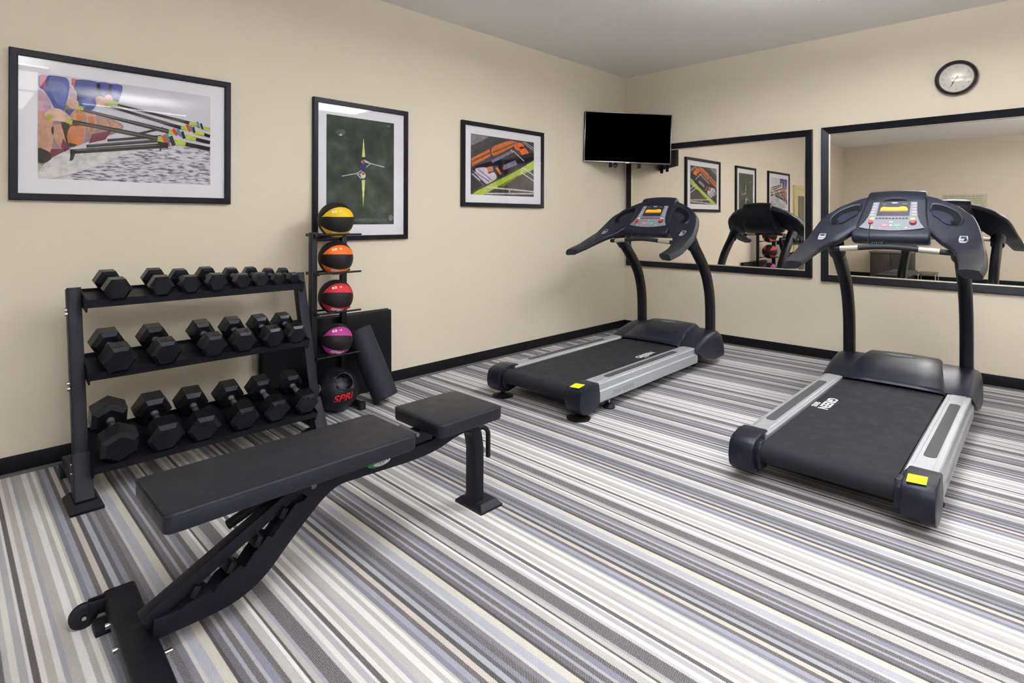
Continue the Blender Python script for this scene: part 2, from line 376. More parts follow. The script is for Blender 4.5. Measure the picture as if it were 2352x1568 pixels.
# ------------------------------------------------------------------ framed pictures
ARTM = {}
def am(rgb):
    k = 'print_%02x%02x%02x' % rgb
    if k not in ARTM:
        g_ = sum(rgb)/3; c0 = [(g_+(v-g_)*.86)*.93 for v in rgb]
        ARTM[k] = noisy(k, [(.34, [v*.90 for v in c0]), (.64, [min(255, v*1.05) for v in c0])], 30, 1.4)
    return ARTM[k]
def noisy(name, stops, scale, sy=1.0, detail=5):
    m, nt, bb = nodes(name); bb.inputs['Roughness'].default_value = .8; bb.inputs['Specular IOR Level'].default_value = .15
    tc = nt.nodes.new('ShaderNodeTexCoord'); mp = nt.nodes.new('ShaderNodeMapping'); mp.inputs['Scale'].default_value = (1, 1, sy)
    n = nt.nodes.new('ShaderNodeTexNoise'); n.inputs['Scale'].default_value = scale; n.inputs['Detail'].default_value = detail
    r = nt.nodes.new('ShaderNodeValToRGB'); e = r.color_ramp.elements
    e[0].position = stops[0][0]; e[0].color = (*lin(stops[0][1]), 1); e[1].position = stops[1][0]; e[1].color = (*lin(stops[1][1]), 1)
    for p, c in stops[2:]: q = e.new(p); q.color = (*lin(c), 1)
    nt.links.new(tc.outputs['Object'], mp.inputs[0]); nt.links.new(mp.outputs[0], n.inputs['Vector'])
    nt.links.new(n.outputs['Fac'], r.inputs[0]); nt.links.new(r.outputs[0], bb.inputs['Base Color']); return m
def frame_ring(b, w, h, fw, x0, x1, mi=0, chamfer=0):
    """mitred frame in the YZ plane, outer size w x h, sticking out along +X"""
    def rect(W, Hh, x): return [Vector((x, -W/2, -Hh/2)), Vector((x, W/2, -Hh/2)), Vector((x, W/2, Hh/2)), Vector((x, -W/2, Hh/2))]
    rs = [rect(w, h, x0), rect(w, h, x1-chamfer), rect(w-2*chamfer, h-2*chamfer, x1), rect(w-2*fw+2*chamfer, h-2*fw+2*chamfer, x1), rect(w-2*fw, h-2*fw, x1-chamfer), rect(w-2*fw, h-2*fw, x0)]
    vs = [[b.verts.new(p) for p in r] for r in rs]; vs.append(vs[0])
    for p, q in zip(vs, vs[1:]):
        for i in range(4):
            j = (i+1) % 4; f = b.faces.new((p[i], p[j], q[j], q[i])); f.material_index = mi
def smooth_closed(pp, k=5):
    p = [Vector((a, b_, 0)) for a, b_ in pp]; n = len(p); out = []
    for i in range(n):
        a, b_, c, d = p[i-1], p[i], p[(i+1) % n], p[(i+2) % n]
        for j in range(k):
            t = j/k; out.append(.5*((2*b_)+(c-a)*t*.8+((2*a-5*b_+4*c-d)*t*t+(3*b_-a-3*c+d)*t**3)*.8+(c-b_)*2*t*.2))
    return out
def picture(label, y0, y1, z0, z1, fw, corners, layers, crop):
    cy_, cz = (y0+y1)/2, (z0+z1)/2; w, h = y1-y0, z1-z0
    t = thing('framed_picture', label, 'picture', (0, cy_, cz), 0, 'framed rowing pictures on the left wall')
    b = bmn(); frame_ring(b, w, h, fw, .001, .030, chamfer=.003); obj('frame', b, 'black_frame', t, ang=20)
    b = bmn(); boxx(b, .002, .014, -w/2+fw, w/2-fw, -h/2+fw, h/2-fw); obj('mat_board', b, 'matboard', t)
    ox, oy, s = crop
    def P(p, k):
        q = on_x(ox+p[0]/s, oy+p[1]/s, .016); return Vector((.0150+.00035*k, q.y-cy_, q.z-cz))
    mats = []; b = bmn(); C4 = [P(c, 0) for c in corners]
    ylo = min(v.y for v in C4); yhi = max(v.y for v in C4); zlo = min(v.z for v in C4); zhi = max(v.z for v in C4)
    def clip(pts):
        for ax, lim, sg in (('y', ylo, 1), ('y', yhi, -1), ('z', zlo, 1), ('z', zhi, -1)):
            out = []
            for i in range(len(pts)):
                a, c = pts[i-1], pts[i]; da = (getattr(a, ax)-lim)*sg; dc = (getattr(c, ax)-lim)*sg
                if (da >= 0) != (dc >= 0): out.append(a.lerp(c, da/(da-dc)))
                if dc >= 0: out.append(c)
            pts = out
            if len(pts) < 3: return []
        return pts
    for k, (m, polys) in enumerate(layers):
        m = am(m) if isinstance(m, tuple) else m
        if m not in mats: mats.append(m)
        for pp in polys:
            if pp != 'all' and 5 <= len(pp) < 12: pp = [(v.x, v.y) for v in smooth_closed(pp)]
            q = [P(p, k) for p in (corners if pp == 'all' else pp)]
            q = clip(q) if pp != 'all' else [Vector((q[0].x, ylo, zhi)), Vector((q[0].x, yhi, zhi)), Vector((q[0].x, yhi, zlo)), Vector((q[0].x, ylo, zlo))]
            if len(q) >= 3: poly(b, q, mats.index(m))
    bmesh.ops.triangulate(b, faces=[f for f in b.faces if len(f.verts) > 4])
    o = obj('print', b, mats, t)
    b = bmn(); boxx(b, .0235, .0255, -w/2+fw-.002, w/2-fw+.002, -h/2+fw-.002, h/2-fw+.002); obj('glass', b, 'glass', t)
    return t
def bar(x0, y0, x1, y1, w0, w1=None):
    w1 = w0 if w1 is None else w1; dx, dy = x1-x0, y1-y0; l = math.hypot(dx, dy); nx, ny = -dy/l, dx/l
    return [(x0+nx*w0/2, y0+ny*w0/2), (x1+nx*w1/2, y1+ny*w1/2), (x1-nx*w1/2, y1-ny*w1/2), (x0-nx*w0/2, y0-ny*w0/2)]
water = noisy('print_water', [(.38, (96, 98, 112)), (.47, (168, 170, 186)), (.52, (196, 197, 210)), (.62, (208, 208, 220))], 26, 6)
sky = noisy('print_sky', [(.3, (186, 188, 208)), (.7, (206, 207, 220))], 3)
skin = (206, 152, 128); skin2 = (228, 186, 166); blue = (62, 72, 168); blue2 = (84, 104, 190); lime = (196, 216, 60); ink = (34, 34, 40); ink2 = (74, 74, 84); hull = (222, 222, 226)
picture('wide black framed picture of rowers holding oars, leftmost and largest on the left wall', -5.317, -4.306, 1.3345, 2.0715, .034,
 [(335, 340), (1805, 530), (1795, 1280), (325, 1230)], [
 (sky, ['all']),
 (water, [[(560, 1230), (1000, 1010), (1200, 960), (1400, 970), (1800, 990), (1800, 1300), (560, 1300)]]),
 ((196, 190, 186), [[(325, 1110), (560, 1100), (1000, 1050), (900, 1100), (520, 1225), (325, 1240)]]), ((158, 134, 142), [[(560, 600), (1040, 760), (1000, 840), (800, 900), (560, 960)], [(325, 640), (430, 650), (640, 700), (560, 1060), (325, 1100)]]),
 (hull, [[(325, 1190), (420, 1060), (590, 985), (1110, 985), (1060, 1030), (720, 1160), (440, 1228), (325, 1236)]]),
 (skin, [[(325, 645), (430, 690), (460, 800), (450, 930), (425, 1000), (325, 985)], [(440, 790), (520, 770), (560, 900), (580, 980), (540, 1000), (460, 880)],
   [(620, 760), (720, 740), (735, 850), (700, 940), (600, 960), (575, 860)], [(590, 640), (740, 650), (700, 760), (620, 800), (570, 720)],
   [(750, 640), (820, 680), (830, 800), (790, 860), (740, 780)], [(830, 700), (900, 720), (950, 790), (880, 820)], [(940, 730), (1010, 760), (1040, 800), (960, 800)]]),
 ((206, 118, 62), [[(600, 790), (700, 780), (722, 850), (700, 935), (610, 955), (575, 880)], [(650, 655), (740, 655), (715, 730), (660, 760)], [(755, 700), (800, 700), (810, 790), (770, 840)]]),
 ((196, 160, 190), [[(325, 470), (400, 520), (440, 620), (400, 650), (325, 640)], [(590, 430), (640, 470), (650, 560), (600, 560)]]),
 (blue, [[(330, 350), (560, 365), (596, 440), (575, 560), (540, 660), (470, 630), (430, 560), (380, 480), (330, 440)],
   [(640, 385), (850, 410), (850, 520), (800, 640), (700, 640), (640, 560), (700, 540), (640, 470)],
   [(840, 410), (960, 425), (950, 480), (900, 540), (830, 530)], [(940, 425), (1045, 435), (1040, 510), (1000, 590), (930, 520)], [(560, 640), (640, 640), (560, 740)]]),
 (blue2, [[(420, 400), (560, 420), (560, 600), (500, 600), (450, 520)], [(700, 560), (780, 540), (800, 600), (720, 620)], [(860, 470), (920, 480), (880, 530)], [(960, 470), (1020, 480), (980, 560)]]),
 ((196, 70, 98), [[(345, 340), (400, 345), (385, 450), (345, 450)], [(615, 375), (650, 380), (640, 440), (612, 430)]]),
 ((120, 30, 64), [[(540, 890), (590, 960), (560, 1000), (520, 960)], [(440, 980), (600, 975), (470, 1040), (400, 1080)], [(790, 850), (960, 820), (900, 900), (760, 930)]]),
 (ink, [[(325, 970), (420, 1005), (440, 1060), (380, 1100), (325, 1085)], [(590, 925), (660, 940), (640, 960), (590, 960)],
   [(600, 985), (660, 985), (640, 1030), (625, 1072), (595, 1078), (610, 1030)], bar(640, 1000, 1400, 950, 40), bar(740, 955, 1400, 905, 26), bar(920, 905, 1380, 870, 22), bar(1180, 850, 1400, 800, 20),
   bar(600, 740, 1350, 890, 30, 42), bar(690, 640, 1450, 830, 22, 38), bar(930, 610, 1560, 800, 18, 32), bar(990, 595, 1640, 760, 16, 26),
   bar(1560, 930, 1800, 980, 34), bar(1660, 890, 1800, 925, 30), bar(1740, 850, 1800, 872, 26)]),
 ((120, 122, 134), [bar(640, 752, 1345, 888, 7), bar(720, 645, 1440, 826, 6), bar(650, 990, 1390, 944, 7), bar(760, 948, 1390, 900, 5)]),
 (skin2, [[(380, 680), (440, 630), (520, 640), (600, 700), (590, 750), (500, 740), (420, 730)], [(575, 560), (620, 535), (672, 580), (665, 635), (600, 625), (570, 590)],
   [(820, 540), (870, 530), (925, 580), (890, 610), (830, 600)], [(905, 520), (940, 515), (970, 550), (940, 580), (895, 560)]]),
 (lime, [bar(400, 700, 450, 715, 44), bar(570, 740, 620, 750, 36), bar(665, 622, 715, 634, 32), bar(895, 602, 950, 608, 30), bar(950, 578, 1010, 590, 32),
   bar(1350, 890, 1420, 900, 46), bar(1490, 918, 1590, 935, 42), bar(1445, 832, 1510, 840, 40), bar(1585, 872, 1680, 892, 38), bar(1550, 795, 1620, 806, 34), bar(1670, 835, 1750, 855, 34), bar(1620, 760, 1700, 770, 28), bar(1740, 800, 1800, 812, 28)]),
 ((214, 72, 40), [bar(1400, 860, 1440, 960, 40), bar(1480, 810, 1520, 860, 30), bar(1600, 770, 1630, 830, 26)]),
 ((60, 140, 190), [bar(1425, 845, 1455, 925, 22), bar(1520, 810, 1550, 870, 22), bar(1630, 785, 1650, 830, 18), bar(1690, 745, 1705, 800, 16)]),
 (ink, [bar(1460, 870, 1490, 950, 34), bar(1350, 940, 1440, 950, 46), bar(1370, 950, 1374, 995, 12), bar(1560, 830, 1580, 890, 22), bar(1655, 790, 1665, 840, 18), bar(1720, 760, 1735, 810, 16)]),
 ], (0, 80, 3.734))
darkw = noisy('print_dark_water', [(.3, (40, 50, 44)), (.55, (62, 72, 66)), (.75, (84, 94, 88))], 9)
picture('tall black framed picture of a single scull boat from above, behind the yellow ball', -3.778, -3.012, 1.0935, 2.071, .034,
 [(235, 235), (803, 312), (795, 1175), (222, 1160)], [
 (darkw, ['all']),
 ((120, 128, 126), [ell(345, 400, 26, 20), ell(755, 335, 16, 8), ell(775, 1120, 20, 26)]),
 ((92, 104, 98), [ell(345, 385, 44, 24), ell(600, 1140, 150, 16)]),
 ((222, 226, 222), [ell(345, 408, 12, 9)]),
 ((214, 228, 110), [[(541, 434), (556, 600), (527, 600)], [(524, 795), (556, 795), (538, 1035)]]),
 ((240, 244, 180), [[(541, 434), (546, 600), (538, 600)], [(536, 795), (544, 795), (538, 1035)]]),
 ((208, 208, 210), [bar(545, 625, 600, 655, 9), bar(550, 640, 600, 655, 7), bar(560, 690, 600, 655, 7), bar(600, 655, 720, 686, 8), bar(480, 740, 355, 763, 8), bar(480, 740, 525, 715, 7), bar(480, 740, 520, 750, 7), bar(480, 740, 520, 785, 7)]),
 ((52, 56, 132), [[(515, 670), (560, 660), (562, 700), (545, 712), (515, 705)], ell(340, 763, 16, 9), ell(735, 684, 17, 12)]),
 ((222, 224, 226), [ell(536, 755, 22, 30), ell(528, 640, 8, 8)]),
 ((196, 92, 64), [ell(538, 742, 13, 12), ell(536, 640, 10, 20)]),
 ((30, 32, 44), [bar(520, 790, 558, 790, 9), bar(522, 606, 556, 606, 9), bar(526, 432, 552, 432, 5)]),
 ], (690, 200, 3.733))
dgrey = noisy('print_dark_deck', [(.3, (52, 48, 50)), (.7, (78, 72, 70))], 12)
orange = (212, 104, 44); orange2 = (238, 104, 32)
picture('small black framed picture of orange and lime boats with rigging, nearest the corner', -2.468, -1.433, 1.3525, 2.080, .036,
 [(1462, 402), (2002, 475), (2000, 940), (1462, 918)], [
 (dgrey, ['all']),
 ((140, 136, 144), [[(1462, 402), (1620, 425), (1540, 470), (1462, 500)]]),
 (ink2, [[(1462, 500), (1640, 430), (1700, 440), (1462, 560)]]),
 (orange, [[(1465, 610), (1620, 530), (1632, 590), (1470, 680)], [(1645, 515), (1790, 460), (1850, 470), (1840, 500), (1660, 590)]]),
 ((120, 70, 46), [bar(1470, 640, 1625, 562, 14), bar(1650, 560, 1840, 480, 12)]),
 (orange2, [ell(1875, 510, 42, 34), ell(1920, 560, 60, 30, rot=.9), ell(1960, 600, 42, 26), [(1465, 780), (1530, 840), (1500, 880), (1465, 882)]]),
 ((24, 22, 40), [[(1465, 700), (1700, 620), (1760, 620), (2000, 560), (2000, 620), (1800, 730), (1650, 800), (1470, 890), (1465, 860)]]),
 ((128, 126, 158), [bar(1640, 640, 1820, 548, 26), bar(1745, 690, 1850, 645, 42)]),
 ((196, 110, 60), [ell(1890, 535, 14, 8), bar(1600, 710, 1650, 700, 44), bar(1680, 690, 1720, 750, 20), bar(1735, 700, 1755, 690, 20)]),
 ((206, 200, 214), [[(1500, 700), (1590, 690), (1610, 740), (1660, 730), (1680, 780), (1600, 830), (1560, 800), (1520, 760)]]),
 ((108, 96, 176), [bar(1475, 715, 1620, 810, 9), bar(1520, 700, 1640, 800, 8), bar(1470, 750, 1575, 845, 8)]),
 ((220, 196, 196), [bar(1470, 740, 1540, 800, 9), bar(1490, 730, 1600, 822, 8)]),
 ((176, 206, 50), [[(2002, 630), (2002, 700), (1850, 770), (1700, 850), (1560, 925), (1470, 925), (1530, 880), (1800, 745), (1900, 690)]]),
 ((120, 146, 40), [[(1870, 760), (1740, 850), (1690, 850), (1850, 762)]]),
 ((206, 208, 214), [bar(1905, 690, 2002, 760, 9), bar(1890, 730, 2002, 808, 9), bar(1600, 858, 2002, 896, 13), bar(1580, 912, 2002, 914, 13), bar(1600, 858, 1578, 915, 9), bar(1790, 875, 1790, 912, 8), bar(1900, 690, 1890, 735, 7),
   bar(1820, 545, 1915, 635, 7), bar(1800, 535, 1820, 560, 7), bar(1900, 470, 1990, 540, 5), bar(1920, 470, 2002, 530, 5)]),
 ], (690, 200, 3.733))

# ------------------------------------------------------------------ wall mirrors
def wall_mirror(label, x0, x1, z0, z1):
    cx_, cz = (x0+x1)/2, (z0+z1)/2; w, h = x1-x0, z1-z0
    t = thing('wall_mirror', label, 'mirror', (cx_, 0, cz), R(-90), 'framed mirrors on the back wall')
    # profile frame: sloped dark moulding then a silver lip; built in local YZ plane facing +X
    def rect(W, Hh, x): return [Vector((x, -W/2, -Hh/2)), Vector((x, W/2, -Hh/2)), Vector((x, W/2, Hh/2)), Vector((x, -W/2, Hh/2))]
    def rings(b, seq):
        vs = [[b.verts.new(p) for p in rect(w-2*i, h-2*i, x)] for i, x in seq]
        for p, q in zip(vs, vs[1:]+[vs[0]]):
            for i in range(4):
                j = (i+1) % 4; b.faces.new((p[i], p[j], q[j], q[i]))
    b = bmn(); rings(b, [(0, .002), (0, .026), (.006, .030), (.060, .016), (.060, .002)]); obj('frame', b, 'mirror_frame', t, ang=15)
    b = bmn(); rings(b, [(.060, .002), (.060, .0175), (.066, .016), (.070, .012), (.070, .002)]); obj('silver_lip', b, 'silver', t, ang=15)
    b = bmn(); boxx(b, .002, .010, -w/2+.069, w/2-.069, -h/2+.069, h/2-.069); obj('mirror_glass', b, 'mirror', t)
wall_mirror('dark framed wall mirror left of the two, behind the corner treadmill and television', .037, 1.999, .7225, 2.061)
wall_mirror('dark framed wall mirror right of the two, below the round clock', 2.073, 4.035, .7, 2.066)

# ------------------------------------------------------------------ wall clock
t = thing('wall_clock', 'round black rimmed wall clock above the right mirror', 'clock', (3.025, 0, 2.348), R(-90))
ax = Matrix.Rotation(R(90), 3, 'Y')
b = bmn(); lathe(b, [(.10, .002), (.134, .002), (.138, .015), (.132, .034), (.118, .042), (.110, .034), (.107, .016), (.1075, .002)], axis=ax, n=64, cap=False); obj('rim', b, 'clock_rim', t)
b = bmn(); lathe(b, [(0, .003), (.108, .003), (.108, .012), (0, .012)], axis=ax, n=48); obj('dial', b, 'clock_face', t)
for k in range(12):
    a = R(90-30*(k+1)); uy, uz = .085*math.cos(a), .085*math.sin(a)
    b = bmn(); text(b, str(k+1), .026, lambda u, v, uy=uy, uz=uz: Vector((.0128, uy+u, uz+v)))
    obj('numeral', b, 'clock_mark', t)
def hand(name, ang, l, w):
    b = bmn(); a = R(90-ang); d = Vector((0, math.cos(a), math.sin(a))); n = Vector((0, -d.z, d.y))
    ring_loft(b, [[p+Vector((x, 0, 0)) for p in (-d*.02-n*w, -d*.02+n*w, d*l*.8+n*w, d*l, d*l*.8-n*w)] for x in (.0135, .015)])
    obj(name, b, 'clock_hand', t)
hand('hour_hand', 214, .05, .004); hand('minute_hand', 210, .078, .0022)
b = bmn(); lathe(b, [(.108, .030), (.09, .034), (.06, .038), (.03, .040), (.0005, .0405)], axis=ax, n=48)
for f in [f for f in b.faces if len(f.verts) > 8]: b.faces.remove(f)
obj('glass_dome', b, 'glass', t)

# ------------------------------------------------------------------ television on corner bracket
cen = CAM*0
pts = [CAM+ray(px, py)*(d_/CF) for px, py, d_ in ((1344, 254, 5.94), (1543, 264, 6.015), (1541, 378, 6.015), (1341, 371, 5.94))]
cen = sum(pts, Vector())/4
t = thing('television', 'black flat screen television hung across the corner of the room', 'television', cen)
w = ((pts[1]-pts[0]).length+(pts[2]-pts[3]).length)/2; h = ((pts[3]-pts[0]).length+(pts[2]-pts[1]).length)/2
dx = ((pts[1]-pts[0])+(pts[2]-pts[3])).normalized(); dz = ((pts[0]-pts[3])+(pts[1]-pts[2])); dz = (dz-dx*dz.dot(dx)).normalized(); dn = dz.cross(dx)  # dn points away from camera
Mtv = Matrix((dx, dn, dz)).transposed()
t.rotation_euler = Mtv.to_euler()
tilt = 0
b = bmn(); box(b, (0, .020, 0), (w, .034, h), bev=.004); obj('back_shell', b, 'tv_back', t)
b = bmn(); 
for a in ((-w/2, w/2, h/2-.009, h/2), (-w/2, w/2, -h/2, -h/2+.013), (-w/2, -w/2+.009, -h/2+.013, h/2-.009), (w/2-.009, w/2, -h/2+.013, h/2-.009)):
    boxx(b, a[0], a[1], -.004, .006, a[2], a[3], bev=.002)
obj('bezel', b, 'tv_edge', t)
b = bmn(); boxx(b, -w/2+.008, w/2-.008, -.0015, .004, -h/2+.012, h/2-.008); obj('screen', b, 'tv', t)
b = bmn(); boxx(b, -.02, .02, -.006, .002, -h/2-.004, -h/2+.012, bev=.002); obj('badge', b, 'silver', t)
bk = thing('corner_bracket', 'black corner wall bracket holding the television', 'bracket', (0, 0, cen.z))
b = bmn(); tube(b, [(.02, -.06, -.05), cen-Vector((0, 0, cen.z))+dn*.05+Vector((0, 0, -.03))], .022); obj('arm', b, 'blk_dark', bk)
b = bmn(); boxx(b, .001, .02, -.16, -.03, -.2, .12, bev=.003); obj('wall_plate', b, 'blk_dark', bk)
b = bmn(); q = cen-Vector((0, 0, cen.z))+dn*.052
for s in (-.17, .14): box(b, q+dx*s+Vector((0, 0, -.06)), (.03, .03, h*.95), rot=Mtv, bev=.003)
box(b, q+dx*-.12-Vector((0, 0, h/2+.02))+dn*.02, (.05, .02, .05), rot=Mtv @ Matrix.Rotation(R(35), 3, 'Y'), bev=.004)
obj('mount_rails', b, 'blk_dark', bk)

# ------------------------------------------------------------------ treadmills
TW = .39
zprof = [(.80, .97), (.9, .985), (1.1, 1.03), (1.345, 1.13), (1.45, 1.21), (1.55, 1.30), (1.587, 1.345), (1.65, 1.405), (1.72, 1.435)]
def zp(y):
    for (a, za), (c, zc) in zip(zprof, zprof[1:]):
        if y <= c: return za+(zc-za)*(y-a)/(c-a)
    return zprof[-1][1]
def nrm(y):
    e = .05; s = (zp(y+e)-zp(y-e))/(2*e); return Vector((0, -s, 1)).normalized()
OUT = [(0, 1.662), (.09, 1.66), (.163, 1.648), (.22, 1.628), (.27, 1.604), (.318, 1.582), (.355, 1.556), (.388, 1.53), (.41, 1.495), (.43, 1.44), (.452, 1.34), (.463, 1.25), (.470, 1.16), (.474, 1.06), (.466, .925)]
INN = [(0, 1.48), (.08, 1.47), (.155, 1.45), (.19, 1.425), (.212, 1.400), (.232, 1.375), (.250, 1.355), (.268, 1.335), (.285, 1.315), (.306, 1.285), (.334, 1.225), (.350, 1.175), (.362, 1.12), (.372, 1.04), (.378, .945)]
def treadmill(x, y, rot, label, big_feet, text_side):
    T_ = thing('treadmill', label, 'treadmill', (x, y, 0), R(rot), 'treadmills facing the mirrors')
    # side rails
    for sx, nm in ((1, 'right'), (-1, 'left')):
        b = bmn(); sec = [(.277, .085), (.277, .198), (.281, .203), (.296, .203), (.299, .2055), (.366, .2055), (.369, .203), (.386, .201), (.391, .196), (.393, .158), (.400, .150), (.400, .085), (.388, .074), (.30, .074)]
        prism(b, [(sx*p[0], p[1]) for p in sec], 'Y', .09, 1.545); rl = obj('side_rail', b, 'rail', T_)
        b = bmn(); prism(b, [(sx*.338+p[0], .79+p[1]) for p in rrect(.048, .98, .022, 6)], 'Z', .2045, .2075); obj('foot_strip', b, 'strip', rl)
        if sx == 1:
            b = bmn(); text(b, '7000 SERIES', .036, lambda u, v: Vector((.4006, .425+u, .112+v*1.1)), sx=1.45); obj('lettering', b, 'text_grey', rl)
        # rear end cap
        b = bmn()
        prof = [(.135, .212), (.06, .216), (-.02, .208), (-.055, .19), (-.068, .165), (-.076, .12), (-.066, .075), (-.03, .045), (.03, .035), (.12, .052), (.150, .085), (.150, .14)]
        prism(b, prof, 'X', sx*.288, sx*.404, bev=.009)
        cp = obj('end_cap', b, 'navy', T_, ang=30)
        b = bmn(); prism(b, [(.045, .196), (-.02, .200), (-.045, .17), (-.050, .12), (-.03, .07), (.045, .06)], 'X', sx*.262, sx*.290, bev=.006); obj('roller_guard', b, 'navy', cp)
        b = bmn(); cyl(b, (sx*.345, -.055, .118), (sx*.345, -.0775, .118), .0150, n=24); obj('bolt_hole', b, 'navy_dark', cp)
        if sx == 1:
            b = bmn(); ring_loft(b, [[Vector((x_, y_, .216+(y_-.06)*.1+dz_)) for x_, y_ in ((.304, -.045), (.369, -.035), (.366, .035), (.301, .025))] for dz_ in (.0001, .0014)]); st = obj('yellow_sticker', b, 'yellow_st', cp)
            b = bmn(); text(b, 'UP', .016, lambda u, v: Vector((.335+u, -.005+v, .216+(-.005+v-.06)*.1+.0018))); obj('print', b, 'navy_dark', cp)
    # belt around the rollers
    b = bmn(); path = [(1.60, .194)]+[(.5, .194), (.06, .194)]+[(.005+.047*math.cos(a), .147+.047*math.sin(a)) for a in [R(90+k*15) for k in range(13)]]+[(1.6, .10)]
    path2 = [(1.6, .188), (.5, .188), (.06, .188)]+[(.005+.041*math.cos(a), .147+.041*math.sin(a)) for a in [R(90+k*15) for k in range(13)]]+[(1.6, .106)]
    ring_loft(b, [[(s, p[0], p[1]) for p in path+path2[::-1]] for s in (-.266, .266)])
    bl = obj('running_belt', b, 'belt', T_)
    b = bmn(); cyl(b, (-.262, .005, .147), (.262, .005, .147), .040, n=28); obj('rear_roller', b, 'navy_dark', T_)
    b = bmn()
    if text_side < 0:
        text(b, 'GREEN', .070, lambda u, v: Vector((-.200+v, .84-u, .1947)), bold=.0022, sx=1.15)
        text(b, 'SERIES', .036, lambda u, v: Vector((-.248+v, .78-u, .1947)), bold=.0010)
    else:
        text(b, 'GREEN', .064, lambda u, v: Vector((.200-v, 1.06+u, .1947)), bold=.0024, sx=1.25)
        text(b, 'SERIES', .022, lambda u, v: Vector((.236-v, 1.02+u, .1947)), bold=.0004, sx=1.2)
    obj('lettering', b, 'white', bl)
    # deck base
    b = bmn(); boxx(b, -.276, .276, .06, 1.75, .11, .184, bev=.004); boxx(b, -.30, .30, 1.45, 1.98, .045, .16, bev=.01); obj('deck', b, 'blk_dark', T_)
    # feet
    for sx in (-1, 1):
        if big_feet:
            b = bmn(); lathe(b, [(0, 0), (.074, 0), (.076, .006), (.05, .014), (.02, .022), (.012, .03), (.012, .075), (0, .075)], (sx*.330, .015, 0)); obj('foot', b, 'rubber', T_)
        b = bmn(); lathe(b, [(0, 0), (.040, 0), (.042, .008), (.026, .026), (.012, .034), (0, .034)], (sx*.350, .325, 0)); f_ = obj('foot', b, 'rubber', T_)
        b = bmn(); cyl(b, (sx*.350, .325, .030), (sx*.350, .325, .078), .008, n=14); obj('threaded_stem', b, 'chrome', f_)
        b = bmn(); cyl(b, (sx*.30, 1.70, .030), (sx*.27, 1.70, .030), .030, n=24); obj('wheel', b, 'rubber', T_)
    # motor hood : side shoulders and centre cover
    zs = [(1.500, .207), (1.56, .232), (1.66, .262), (1.78, .286), (1.88, .297), (1.95, .290), (2.00, .262), (2.035, .20), (2.045, .10), (2.035, .062)]
    for sx in (-1, 1):
        b = bmn(); rings = []
        for xx, dz_, lo in ((.10, 0, None), (.30, 0, None), (.365, -.003, None), (.395, -.014, None), (.408, -.034, None), (.412, -.06, 1)):
            rr = []
            for (yy, zz) in zs: rr.append(Vector((sx*xx, yy, max(zz+dz_*min(1, (zz-.06)/.15), .06))))
            rr += [Vector((sx*xx, 1.86, .056)), Vector((sx*xx, 1.62, .105)), Vector((sx*xx, 1.53, .16))] if xx > .29 else [Vector((sx*xx, 1.86, .16)), Vector((sx*xx, 1.62, .175)), Vector((sx*xx, 1.53, .19))]
            rings.append(rr)
        ring_loft(b, rings); obj('hood_shoulder', b, 'navy2', T_, ang=50)
    b = bmn(); rings = []
    cz_ = [(1.470, .209, .268), (1.478, .222, .266), (1.50, .229, .262), (1.56, .256, .252), (1.66, .293, .235), (1.78, .318, .218), (1.88, .328, .205), (1.95, .322, .200), (2.00, .292, .200), (2.04, .22, .205), (2.05, .12, .21)]
    for yy, zz, hw in cz_:
        rings.append([Vector((-hw-.012, yy, zz-.05)), Vector((-hw-.006, yy, zz-.014)), Vector((-hw+.01, yy, zz-.002)), Vector((-hw*.5, yy, zz+.002)), Vector((0, yy, zz+.003)), Vector((hw*.5, yy, zz+.002)), Vector((hw-.01, yy, zz-.002)), Vector((hw+.006, yy, zz-.014)), Vector((hw+.012, yy, zz-.05))])
    ring_loft(b, rings, closed=False, cap=False)
    hc = obj('hood_cover', b, 'navy2', T_, ang=45)
    # oval logo on the hood
    def hp(u, v, o=.0):
        yy = 1.835+v
        zz = .331-.0006 if False else None
        for (a, za, _), (c, zc, _) in zip(cz_, cz_[1:]):
            if a <= yy <= c: zz = za+(zc-za)*(yy-a)/(c-a)
        return Vector((u-.02, yy, (zz or .33)+.0045+o))
    b = bmn(); pts_ = ell(0, 0, .085, .024, 28); poly(b, [hp(*p) for p in pts_], 0)
    poly(b, [hp(*p, .0006) for p in ell(.012, -.001, .068, .017, 24)], 1)
    text(b, 'GREEN', .024, lambda u, v: hp(u+.012, v, .0012), mi=2, sx=1.3, bold=.0004)
    obj('oval_logo', b, ['green_dk', 'key_grey', 'navy_dark'], hc)
    # posts
    pth = smooth_path([(0, 1.93, .20), (0, 1.93, .36), (0, 1.925, .50), (0, 1.905, .62), (0, 1.855, .75), (0, 1.775, .86), (0, 1.69, .945), (0, 1.60, 1.03), (0, 1.54, 1.085)], 5)
    for sx in (-1, 1):
        b = bmn(); sweep(b, [p+Vector((sx*.335, 0, 0)) for p in pth], rrect(.072, .094, .030, 5), up=(1, 0, 0)); obj('upright_post', b, 'blk_dark', T_, ang=60)
    # console arms, one horseshoe shell
    O2 = [tuple(p)[:2] for p in smooth_path([(a_, b_, 0) for a_, b_ in OUT], 2)]; I2 = [tuple(p)[:2] for p in smooth_path([(a_, b_, 0) for a_, b_ in INN], 2)]
    b = bmn(); rings = []
    st = [(-o[0], o[1], -i[0], i[1]) for o, i in list(zip(O2, I2))[:0:-1]]+[(o[0], o[1], i[0], i[1]) for o, i in zip(O2, I2)]
    N_ = len(st)
    thick = lambda k: (.062 if abs(k-N_//2) < 16 else .062-.016*min(1, (abs(k-N_//2)-16)/8))
